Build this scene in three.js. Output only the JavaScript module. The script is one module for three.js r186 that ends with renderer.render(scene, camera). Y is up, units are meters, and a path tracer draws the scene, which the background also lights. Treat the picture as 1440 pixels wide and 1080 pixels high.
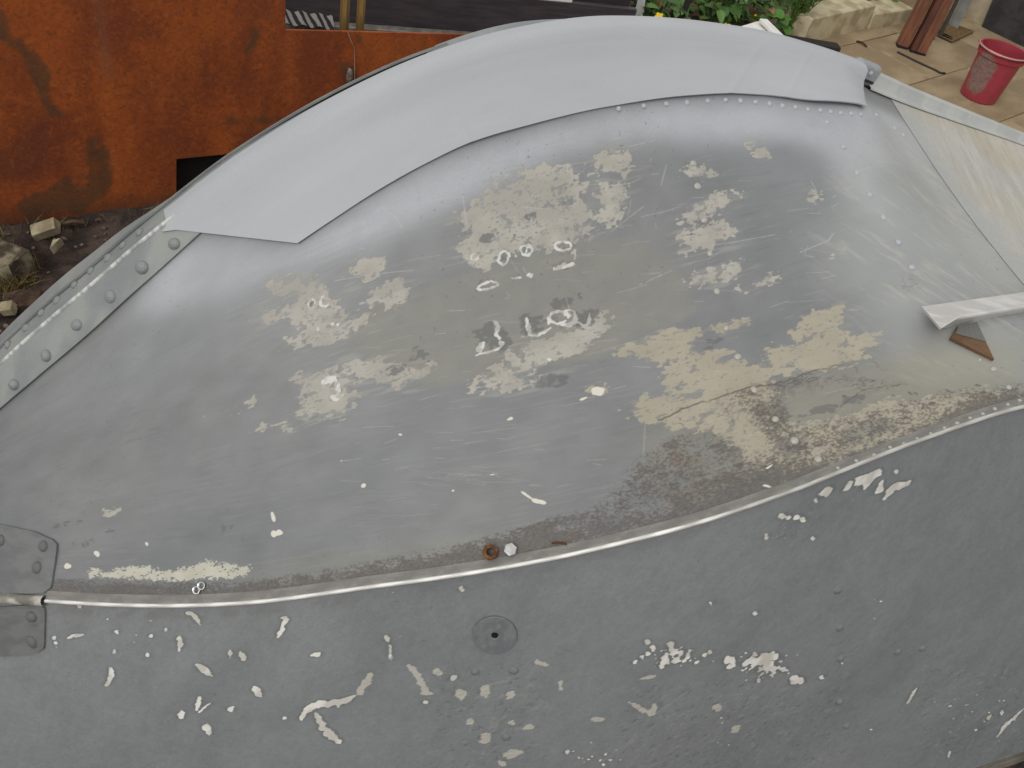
import * as THREE from 'three';
import { mergeGeometries, mergeVertices, toCreasedNormals } from 'three/addons/utils/BufferGeometryUtils.js';
import { RoundedBoxGeometry } from 'three/addons/geometries/RoundedBoxGeometry.js';

// ------------------------------------------------------------------ camera, sky, sun, exposure
const V3 = (x, y, z) => new THREE.Vector3(x, y, z);
const scene = new THREE.Scene();
const FOCAL = 1250, PITCH = 43 * Math.PI / 180, ROLL = 14 * Math.PI / 180, EYE = V3(0, 1.7, 0);
const camera = new THREE.PerspectiveCamera(2 * Math.atan(540 / FOCAL) * 180 / Math.PI, 4 / 3, 0.05, 400);
const FWD = V3(0, -Math.sin(PITCH), -Math.cos(PITCH));
const UP0 = V3(0, Math.cos(PITCH), -Math.sin(PITCH)), RT0 = V3(1, 0, 0);
const RT = RT0.clone().multiplyScalar(Math.cos(ROLL)).addScaledVector(UP0, Math.sin(ROLL));
const UP = UP0.clone().multiplyScalar(Math.cos(ROLL)).addScaledVector(RT0, -Math.sin(ROLL));
camera.position.copy(EYE);
camera.quaternion.setFromRotationMatrix(new THREE.Matrix4().makeBasis(RT, UP, FWD.clone().negate()));
camera.updateMatrixWorld();

const renderer = new THREE.WebGLRenderer({ antialias: true });
renderer.setSize(1024, 768);
renderer.toneMapping = THREE.LinearToneMapping;
renderer.toneMappingExposure = 1.06;
renderer.shadowMap.enabled = true;

{ // overcast sky: soft grey-white, a little brighter overhead and round the veiled sun
  const W = 256, H = 128, d = new Float32Array(W * H * 4), sun = V3(-0.35, 0.72, 0.6).normalize();
  for (let j = 0; j < H; j++) for (let i = 0; i < W; i++) {
    const el = ((j + .5) / H - .5) * Math.PI, az = ((i + .5) / W - .5) * 2 * Math.PI;
    const dir = V3(Math.cos(el) * Math.cos(az), Math.sin(el), Math.cos(el) * Math.sin(az));
    const c = Math.max(0, dir.dot(sun));
    let L = 0.62 + 0.2 * Math.max(0, dir.y) + 0.28 * Math.pow(c, 3);
    L *= 1 + 0.05 * Math.sin(az * 3 + Math.sin(el * 9)) * Math.cos(el * 7);
    if (dir.y < 0) L *= Math.max(0.35, 1 + dir.y * 3);
    const o = (j * W + i) * 4; d[o] = L * 0.995; d[o + 1] = L * 1.0; d[o + 2] = L * 1.01; d[o + 3] = 1;
  }
  const t = new THREE.DataTexture(d, W, H, THREE.RGBAFormat, THREE.FloatType);
  t.mapping = THREE.EquirectangularReflectionMapping; t.magFilter = THREE.LinearFilter; t.minFilter = THREE.LinearFilter; t.needsUpdate = true;
  scene.background = t; scene.environment = t;
}
const sunLight = new THREE.DirectionalLight(new THREE.Color(1, 0.97, 0.92), 0.9);
sunLight.position.set(-3.5, 7.2, 6); sunLight.target.position.set(0, 0, -2);
sunLight.castShadow = true; sunLight.shadow.radius = 45; sunLight.shadow.mapSize.set(2048, 2048);
Object.assign(sunLight.shadow.camera, { left: -6, right: 6, top: 6, bottom: -6, near: 0.5, far: 30 });
scene.add(sunLight, sunLight.target);

// ------------------------------------------------------------------ small helpers
let seedN = 12345;
const rnd = () => { seedN = (seedN + 0x6d2b79f5) | 0; let t = Math.imul(seedN ^ (seedN >>> 15), 1 | seedN); t = (t + Math.imul(t ^ (t >>> 7), 61 | t)) ^ t; return ((t ^ (t >>> 14)) >>> 0) / 4294967296; };
const rr = (a, b) => a + (b - a) * rnd();
const gauss = () => (rnd() + rnd() + rnd() + rnd() - 2) * 1.0;
const clamp = (x, a = 0, b = 1) => Math.min(b, Math.max(a, x));
const sst = (a, b, x) => { const t = clamp((x - a) / (b - a)); return t * t * (3 - 2 * t); };
const lerp = (a, b, t) => a + (b - a) * t;
const mix3 = (a, b, t) => [lerp(a[0], b[0], t), lerp(a[1], b[1], t), lerp(a[2], b[2], t)];
function noiseOf(seed) {
  const T = new Float32Array(65536); let s = seed * 7919 + 17;
  for (let i = 0; i < 65536; i++) { s = (Math.imul(s, 1664525) + 1013904223) >>> 0; T[i] = s / 4294967296; }
  const n = (x, y) => {
    const xf = Math.floor(x), yf = Math.floor(y); let fx = x - xf, fy = y - yf; fx = fx * fx * (3 - 2 * fx); fy = fy * fy * (3 - 2 * fy);
    const x0 = xf & 255, x1 = (xf + 1) & 255, y0 = (yf & 255) << 8, y1 = ((yf + 1) & 255) << 8;
    const a = T[y0 + x0], b = T[y0 + x1], c = T[y1 + x0], d = T[y1 + x1];
    return a + (b - a) * fx + (c - a) * fy + (a - b - c + d) * fx * fy;
  };
  return (x, y, o = 1) => { let v = 0, a = .5, t = 0; for (let i = 0; i < o; i++) { v += a * n(x, y); t += a; a *= .5; x = x * 2.03 + 17.3; y = y * 2.03 + 5.1; } return v / t; };
}
const N1 = noiseOf(1), N2 = noiseOf(2), N3 = noiseOf(3), N4 = noiseOf(4);

function dtex(W, H, fn, srgb = true, wrap = THREE.RepeatWrapping) { // fn(i, j) -> [r,g,b] 0..255
  const d = new Uint8Array(W * H * 4);
  for (let j = 0, o = 0; j < H; j++) for (let i = 0; i < W; i++, o += 4) {
    const c = fn(i, j); d[o] = clamp(c[0], 0, 255); d[o + 1] = clamp(c[1], 0, 255); d[o + 2] = clamp(c[2], 0, 255); d[o + 3] = 255;
  }
  return finishTex(d, W, H, srgb, wrap);
}
function finishTex(d, W, H, srgb, wrap = THREE.RepeatWrapping) {
  const t = new THREE.DataTexture(d, W, H, THREE.RGBAFormat); t.wrapS = t.wrapT = wrap; t.magFilter = THREE.LinearFilter; t.minFilter = THREE.LinearMipmapLinearFilter;
  if (srgb) t.colorSpace = THREE.SRGBColorSpace; t.needsUpdate = true; return t;
}
const M = (hex, roughness = .7, metalness = 0, extra = {}) => new THREE.MeshStandardMaterial({ color: hex, roughness, metalness, side: THREE.DoubleSide, ...extra });
// tileable mottled material; uv is in metres and `size` is the tile in metres
function mottled(c1, c2, size, o = {}) {
  const W = o.res || 512, k = W / 512, sc = o.scale || [8, 8], n = o.n || N1;
  const hgt = (i, j) => {
    // blend the noise with its wrapped copies so that the tile repeats without an edge
    const f = (x, y) => n(x / W * sc[0], y / W * sc[1], 5), u = sst(.75, 1, i / W), v = sst(.75, 1, j / W);
    return lerp(lerp(f(i, j), f(i - W, j), u), lerp(f(i, j - W), f(i - W, j - W), u), v);
  };
  const h = new Float32Array(W * W); for (let j = 0; j < W; j++) for (let i = 0; i < W; i++) h[j * W + i] = hgt(i, j);
  const t = dtex(W, W, (i, j) => { const a = h[j * W + i], g = (N4(i * 1.7, j * 1.7) - .5) * (o.grain || 10); const c = mix3(c1, c2, sst(.3, .7, a)); return [c[0] + g, c[1] + g, c[2] + g]; });
  const b = dtex(W, W, (i, j) => { const a = h[j * W + i] * 160 + N4(i * 1.3, j * 1.3, 2) * 90; return [a, a, a]; }, false);
  for (const q of [t, b]) q.repeat.set(1 / size, 1 / size);
  return new THREE.MeshStandardMaterial({ map: t, bumpMap: b, bumpScale: o.bump ?? .002, roughness: o.rough ?? .8, metalness: o.metal ?? 0, side: THREE.DoubleSide });
}

const used = {};
const numbered = (n) => { used[n] = (used[n] ?? -1) + 1; return used[n] ? n + '_' + String(used[n]).padStart(3, '0') : n; };
function tag(o, label, category, group) { o.userData = { label, category }; if (group) o.userData.group = group; return o; }
function shadow(o) { o.traverse((m) => { if (m.isMesh) { m.castShadow = true; m.receiveShadow = true; } }); return o; }
function part(name, geo, mat, parent, pos, quat) {
  const m = new THREE.Mesh(geo, mat); m.name = name; if (pos) m.position.copy(pos); if (quat) m.quaternion.copy(quat); m.castShadow = m.receiveShadow = true; parent.add(m); return m;
}
function thing(name, label, category, pos, group) {
  const g = new THREE.Group(); g.name = numbered(name); if (pos) g.position.copy(pos); tag(g, label, category, group); scene.add(g); return g;
}
function single(name, geo, mat, label, category, pos, quat, group) {
  const m = part(numbered(name), geo, mat, scene, pos, quat); tag(m, label, category, group); return m;
}
function struct(name, geo, mat) { const m = part(name, geo, mat, scene); m.userData = { kind: 'structure' }; return m; }
// rays of the photograph: where the line of sight through photo pixel (x, y) meets a level plane or any plane
const rayOf = (x, y) => FWD.clone().multiplyScalar(FOCAL).addScaledVector(RT, x - 720).addScaledVector(UP, 540 - y).normalize();
const level = (x, y, h = 0) => { const d = rayOf(x, y); return EYE.clone().addScaledVector(d, (h - EYE.y) / d.y); };
const onPlane = (x, y, p0, n) => { const d = rayOf(x, y); return EYE.clone().addScaledVector(d, p0.clone().sub(EYE).dot(n) / d.dot(n)); };
const pix = (P) => { const q = P.clone().sub(EYE), z = q.dot(FWD); return [720 + FOCAL * q.dot(RT) / z, 540 - FOCAL * q.dot(UP) / z]; };
// UVs in metres by the dominant axis of the normal
function boxUV(g, s = 1) {
  g = g.index ? g.toNonIndexed() : g; g.computeVertexNormals();
  const p = g.attributes.position, n = g.attributes.normal, uv = new Float32Array(p.count * 2);
  for (let i = 0; i < p.count; i++) {
    const x = Math.abs(n.getX(i)), y = Math.abs(n.getY(i)), z = Math.abs(n.getZ(i));
    const a = x > y && x > z ? [p.getZ(i), p.getY(i)] : y > z ? [p.getX(i), p.getZ(i)] : [p.getX(i), p.getY(i)];
    uv[i * 2] = a[0] * s; uv[i * 2 + 1] = a[1] * s;
  }
  g.setAttribute('uv', new THREE.BufferAttribute(uv, 2)); return g;
}
// grid of points -> surface; with thickness -> closed shell
function gridGeo(rows, uvs, flip = false) {
  const m = rows.length, n = rows[0].length, pos = [], uv = [], idx = [];
  for (let j = 0; j < m; j++) for (let i = 0; i < n; i++) { const p = rows[j][i]; pos.push(p.x, p.y, p.z); const t = uvs ? uvs[j][i] : [i / (n - 1), j / (m - 1)]; uv.push(t[0], t[1]); }
  for (let j = 0; j < m - 1; j++) for (let i = 0; i < n - 1; i++) { const a = j * n + i, b = a + 1, c = a + n, d = c + 1; flip ? idx.push(a, c, b, b, c, d) : idx.push(a, b, c, b, d, c); }
  const g = new THREE.BufferGeometry(); g.setAttribute('position', new THREE.Float32BufferAttribute(pos, 3)); g.setAttribute('uv', new THREE.Float32BufferAttribute(uv, 2)); g.setIndex(idx); g.computeVertexNormals(); return g;
}
function shellGeo(rows, th, uvs, flip = false) {
  const top = gridGeo(rows, uvs, flip), nn = top.attributes.normal, n = rows[0].length;
  const low = rows.map((r, j) => r.map((p, i) => { const k = j * n + i; return V3(p.x - nn.getX(k) * th, p.y - nn.getY(k) * th, p.z - nn.getZ(k) * th); }));
  const bot = gridGeo(low, uvs, !flip), m = rows.length, rim = [];
  const edge = (a, b, c, d, ua, ub) => { const g = gridGeo([a, b].map((x) => x), [ua, ub], false); rim.push(g); };
  const uv = (j, i) => (uvs ? uvs[j][i] : [i / (n - 1), j / (m - 1)]);
  edge(rows[0], low[0], 0, 0, rows[0].map((_, i) => uv(0, i)), rows[0].map((_, i) => uv(0, i)));
  edge(rows[m - 1], low[m - 1], 0, 0, rows[0].map((_, i) => uv(m - 1, i)), rows[0].map((_, i) => uv(m - 1, i)));
  for (const i of [0, n - 1]) { const u = rows.map((_, j) => uv(j, i)); edge(rows.map((r) => r[i]), low.map((r) => r[i]), 0, 0, u, u); }
  return mergeGeometries([top, bot, ...rim]);
}
// flat plate from a polygon of 3D points (roughly planar), extruded downwards along -n
function plateGeo(pts, n, th, bevel = 0) {
  const o = pts[0], ex = pts[1].clone().sub(o).normalize(), nz = n.clone().normalize(), ey = nz.clone().cross(ex).normalize(), e1 = ey.clone().cross(nz);
  const sh = new THREE.Shape(pts.map((p) => { const q = p.clone().sub(o); return new THREE.Vector2(q.dot(e1), q.dot(ey)); }));
  const g = new THREE.ExtrudeGeometry(sh, { depth: th, bevelEnabled: bevel > 0, bevelSize: bevel, bevelThickness: bevel, bevelSegments: 2, bevelOffset: -bevel });
  g.translate(0, 0, -th);
  g.applyMatrix4(new THREE.Matrix4().makeBasis(e1, ey, nz).setPosition(o)); return g;
}

// ------------------------------------------------------------------ shape of the boat (its own axes: s along the keel to the stern, h up from the keel, v to the near side)
const BU = V3(.8365163, -.25881905, -.48296291).normalize(), BW = V3(.22414387, .96592583, -.12940952).normalize(), BV = BU.clone().cross(BW).normalize();
const BO = V3(.27057261, 1.22522926, -1.39691918);
function curve(...pts) { // monotone cubic through (x, y) pairs
  const n = pts.length, x = pts.map((p) => p[0]), y = pts.map((p) => p[1]), d = [], m = [];
  for (let i = 0; i < n - 1; i++) d.push((y[i + 1] - y[i]) / (x[i + 1] - x[i]));
  for (let i = 0; i < n; i++) m.push(i === 0 ? d[0] : i === n - 1 ? d[n - 2] : d[i - 1] * d[i] <= 0 ? 0 : 2 * d[i - 1] * d[i] / (d[i - 1] + d[i]));
  return (t) => {
    if (t <= x[0]) return y[0] + m[0] * (t - x[0]); if (t >= x[n - 1]) return y[n - 1] + m[n - 1] * (t - x[n - 1]);
    let i = 0; while (t > x[i + 1]) i++;
    const w = x[i + 1] - x[i], q = (t - x[i]) / w, q2 = q * q, q3 = q2 * q;
    return (2 * q3 - 3 * q2 + 1) * y[i] + (q3 - 2 * q2 + q) * w * m[i] + (-2 * q3 + 3 * q2) * y[i + 1] + (q3 - q2) * w * m[i + 1];
  };
}
const SA = -1.1, SB = 2.0;
const keelH = curve([-1.12, -1.12], [-1.05, -.935], [-.9725, -.760], [-.922, -.673], [-.8731, -.596], [-.8346, -.5324], [-.8037, -.486], [-.731, -.383], [-.623, -.262], [-.529, -.18], [-.428, -.115], [-.303, -.06], [-.133, -.019], [0, 0], [.168, .008], [.36, .004], [.672, .003], [2.0, 0]);
const chineV = curve([-1.12, .03], [-1.08, .1], [-1.0, .215], [-.953, .263], [-.898, .311], [-.83, .361], [-.765, .404], [-.682, .453], [-.595, .495], [-.465, .551], [-.381, .579], [-.239, .617], [-.177, .626], [.048, .632], [.5, .64], [2.0, .6]);
const chineH = curve([-1.12, -1.13], [-.953, -.965], [-.898, -.91], [-.83, -.852], [-.765, -.798], [-.682, -.726], [-.595, -.648], [-.53, -.593], [-.465, -.539], [-.381, -.471], [-.299, -.4], [-.239, -.343], [-.177, -.286], [-.073, -.211], [.048, -.147], [.2, -.11], [.45, -.09], [2.0, -.08]);
const hollow = curve([-1.1, .01], [-.95, .04], [-.6, .10], [-.186, .142], [.06, .066], [.3, .03], [.6, .015], [2.0, .01]);
const gunV = curve([-1.25, .01], [-1.2, .03], [-1.1, .24], [-.95, .43], [-.5, .68], [0, .80], [.5, .85], [2, .8]);
const gunH = curve([-1.25, -1.52], [-.95, -1.42], [-.3, -1.02], [.2, -.82], [.6, -.735], [2, -.63]);
const keelDrop = curve([-1.2, .004], [.1, .004], [.21, .026], [.4, .022], [.7, .016], [2.0, .014]);
const local = (s, h, v) => V3(s, h, v);
function bottomAt(s, q) {
  const kv = .02, kh = keelH(s) - keelDrop(s), cv = chineV(s), ch = chineH(s), mv = (kv + cv) / 2, mh = (kh + ch) / 2 - hollow(s), a = (1 - q) ** 2, b = 2 * q * (1 - q), c = q * q;
  return local(s, a * kh + b * mh + c * ch, a * kv + b * mv + c * cv);
}
function sideAt(s, q) {
  const sg = s - .11 * sst(-.5, -1.1, s), c = local(s, chineH(s) - .002, chineV(s) + .001), g = local(sg, gunH(sg), Math.max(gunV(sg), .02));
  const r = c.clone().lerp(g, q); r.z += .018 * Math.sin(Math.PI * q) * sst(-1.1, -.7, s); return r;
}
const toWorld = (p) => BO.clone().addScaledVector(BU, p.x).addScaledVector(BW, p.y).addScaledVector(BV, p.z);
const dirWorld = (p) => V3(0, 0, 0).addScaledVector(BU, p.x).addScaledVector(BW, p.y).addScaledVector(BV, p.z);
function normalAt(f, s, q) { const e = 1e-3, a = f(s + e, q).sub(f(s - e, q)), b = f(s, Math.min(1, q + e)).sub(f(s, Math.max(0, q - e))); return b.cross(a).normalize(); }
const grids = new Map();
const lastHit = new Map();
function find(f, px, py, off = 0) { // the place on a hull surface (raised by off) that shows at photo pixel (px, py)
  if (!grids.has(f)) { const l = []; for (let s = SA; s < 1.2; s += .025) for (let q = 0; q <= 1.0001; q += .05) l.push([s, q, ...pix(toWorld(f(s, q)))]); grids.set(f, l); }
  const at = (s, q) => { const p = f(s, q); return off ? p.addScaledVector(normalAt(f, s, q), off) : p; }, e = 1e-4;
  const solve = (s, q, n) => {
    let r = 1e9;
    for (let k = 0; k < n; k++) {
      const a = pix(toWorld(at(s, q))), rx = px - a[0], ry = py - a[1]; r = Math.hypot(rx, ry); if (r < .03) break;
      const b = pix(toWorld(at(s + e, q))), c = pix(toWorld(at(s, q + e))), j11 = (b[0] - a[0]) / e, j21 = (b[1] - a[1]) / e, j12 = (c[0] - a[0]) / e, j22 = (c[1] - a[1]) / e, det = j11 * j22 - j12 * j21;
      if (Math.abs(det) < 1e-3) break;
      s += clamp((rx * j22 - ry * j12) / det, -.15, .15); q += clamp((j11 * ry - j21 * rx) / det, -.15, .15); s = clamp(s, SA - .03, SB); q = clamp(q, -.05, 1.2);
    }
    return [s, q, r];
  };
  const w = lastHit.get(f); let h = null;
  if (w && Math.hypot(w[0] - px, w[1] - py) < 90) { h = solve(w[2], w[3], 6); if (h[2] > .1) h = null; }
  if (!h) { let best = 1e18, s = 0, q = 0; for (const g of grids.get(f)) { const d = (g[2] - px) ** 2 + (g[3] - py) ** 2; if (d < best) { best = d; s = g[0]; q = g[1]; } } h = solve(s, q, 12); }
  const [s, q, r] = h; if (r < .1) lastHit.set(f, [px, py, s, q]);
  return { s, q, get p() { return at(s, q); }, get n() { return normalAt(f, s, clamp(q, .001, .999)); } };
}

// arc length along the hull, for the texture axis
function arcTable(f, q, s0, s1, n = 240) { const t = [[s0, 0]]; let p = f(s0, q), L = 0; for (let i = 1; i <= n; i++) { const s = lerp(s0, s1, i / n), r = f(s, q); L += r.distanceTo(p); p = r; t.push([s, L]); }
  return { L, at: (s) => { const k = clamp((s - s0) / (s1 - s0)) * n, i = Math.min(n - 1, Math.floor(k)), e = s > s1 ? s - s1 : 0; return lerp(t[i][1], t[i + 1][1], k - i) + e; } }; }
const TW = 2048, TH = 1024, seamTop = find(bottomAt, 1268, 165), seamLow = find(bottomAt, 1440, 402);
const seamS = (q) => lerp(seamTop.s, seamLow.s, clamp((q - seamTop.q) / (seamLow.q - seamTop.q), -.4, 2));
const bArc = arcTable(bottomAt, .5, SA, .62), sArc = arcTable(sideAt, .35, SA, .8);

// ------------------------------------------------------------------ masks of wear, traced on the hull surface
class Mask {
  constructor(f, arc) { this.f = f; this.arc = arc; this.c = document.createElement('canvas'); this.c.width = TW; this.c.height = TH; this.x = this.c.getContext('2d'); this.x.fillStyle = '#000'; this.x.fillRect(0, 0, TW, TH); this.x.fillStyle = this.x.strokeStyle = '#fff'; this.x.lineJoin = this.x.lineCap = 'round'; }
  tx(px, py) { const h = find(this.f, px, py); return [this.arc.at(h.s) / this.arc.L * TW, h.q * TH]; }
  scale(px, py) { const a = this.tx(px, py), b = this.tx(px + 6, py), c = this.tx(px, py + 6); return Math.sqrt(Math.max(.01, Math.abs((b[0] - a[0]) * (c[1] - a[1]) - (b[1] - a[1]) * (c[0] - a[0])))) / 6; }
  tone(v) { const k = Math.round(v * 255); this.x.fillStyle = this.x.strokeStyle = `rgb(${k},${k},${k})`; return this; }
  path(l) { this.x.beginPath(); for (let i = 0; i < l.length; i += 2) { const [a, b] = this.tx(l[i], l[i + 1]); i ? this.x.lineTo(a, b) : this.x.moveTo(a, b); } }
  poly(...l) { this.path(l); this.x.closePath(); this.x.fill(); return this; }
  line(w, ...l) { this.path(l); this.x.lineWidth = w * this.scale(l[0], l[1]); this.x.stroke(); return this; }
  flake(w, ...l) { // an irregular chip along a line: its width wanders and tapers
    const p = [], sd = rnd() * 90; for (let i = 0; i < l.length; i += 2) p.push([l[i], l[i + 1]]);
    let tot = 0; for (let i = 1; i < p.length; i++) tot += Math.hypot(p[i][0] - p[i - 1][0], p[i][1] - p[i - 1][1]);
    if (tot < w * .7) { const a = rr(0, 3.14), c = p[0]; p.splice(0, p.length, [c[0] - w * .45 * Math.cos(a), c[1] - w * .45 * Math.sin(a)], [c[0] + w * .45 * Math.cos(a), c[1] + w * .45 * Math.sin(a)]); tot = w * .9; }
    let run = 0; const A = [], B = [];
    for (let i = 1; i < p.length; i++) { const [x0, y0] = p[i - 1], [x1, y1] = p[i], d = Math.hypot(x1 - x0, y1 - y0) || 1, n = Math.max(2, Math.ceil(d / 2.2)), nx = -(y1 - y0) / d, ny = (x1 - x0) / d; for (let k = 0; k < n + (i === p.length - 1 ? 1 : 0); k++) { const u = k / n, g = (run + u * d) / tot, q = (run + u * d) * .28, tp = Math.pow(Math.sin(Math.PI * clamp(.05 + g * .9)), .6), a = w * .5 * tp * (.15 + 1.6 * N2(sd + q, 3, 3)), b = w * .5 * tp * (.15 + 1.6 * N3(sd + q, 9, 3)), x = lerp(x0, x1, u), y = lerp(y0, y1, u); A.push(x + nx * a, y + ny * a); B.unshift(x - nx * b, y - ny * b); } run += d; }
    this.path(A.concat(B)); this.x.closePath(); this.x.fill(); return this;
  }
  ell(cx, cy, rx, ry, rot = 0, ring = 0) {
    const l = [], c = Math.cos(rot * Math.PI / 180), s = Math.sin(rot * Math.PI / 180);
    for (let i = 0; i < 18; i++) { const a = i / 18 * Math.PI * 2, x = rx * Math.cos(a), y = ry * Math.sin(a); l.push(cx + x * c - y * s, cy + x * s + y * c); }
    this.path(l); this.x.closePath(); if (ring) { this.x.lineWidth = ring * this.scale(cx, cy); this.x.stroke(); } else this.x.fill(); return this;
  }
  get(blur = 0) {
    const d = this.x.getImageData(0, 0, TW, TH).data; let a = new Float32Array(TW * TH), b = new Float32Array(TW * TH); for (let i = 0; i < a.length; i++) a[i] = d[i * 4] / 255;
    const r = Math.round(blur); if (r < 1) return a;
    for (let pass = 0; pass < 2; pass++) {
      for (let j = 0; j < TH; j++) { let s = 0; const o = j * TW; for (let k = -r; k <= r; k++) s += a[o + clamp(k, 0, TW - 1)]; for (let i = 0; i < TW; i++) { b[o + i] = s / (2 * r + 1); s += a[o + Math.min(TW - 1, i + r + 1)] - a[o + Math.max(0, i - r)]; } }
      for (let i = 0; i < TW; i++) { let s = 0; for (let k = -r; k <= r; k++) s += b[clamp(k, 0, TH - 1) * TW + i]; for (let j = 0; j < TH; j++) { a[j * TW + i] = s / (2 * r + 1); s += b[Math.min(TH - 1, j + r + 1) * TW + i] - b[Math.max(0, j - r) * TW + i]; } }
    }
    return a;
  }
}
function paintHull(perTexel, Lm, Gm) { // perTexel(k, x, y, out): out = [r, g, b, height 0..255, roughness 0..255]
  const c = new Uint8Array(TW * TH * 4), h = new Uint8Array(TW * TH * 4), r = new Uint8Array(TW * TH * 4), out = [0, 0, 0, 128, 150];
  for (let j = 0; j < TH; j++) for (let i = 0; i < TW; i++) {
    const k = j * TW + i, o = k * 4; perTexel(k, (i + .5) / TW * Lm, (j + .5) / TH * Gm, out);
    c[o] = clamp(out[0], 0, 255); c[o + 1] = clamp(out[1], 0, 255); c[o + 2] = clamp(out[2], 0, 255); h[o] = h[o + 1] = h[o + 2] = clamp(out[3], 0, 255); r[o] = r[o + 1] = r[o + 2] = clamp(out[4], 0, 255); c[o + 3] = h[o + 3] = r[o + 3] = 255;
  }
  return { map: finishTex(c, TW, TH, true), bumpMap: finishTex(h, TW, TH, false), roughnessMap: finishTex(r, TW, TH, false) };
}
const T = (m, n, amp, w) => sst(.5 - w, .5 + w, m + (n - .5) * amp * sst(0, .12, m));

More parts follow.
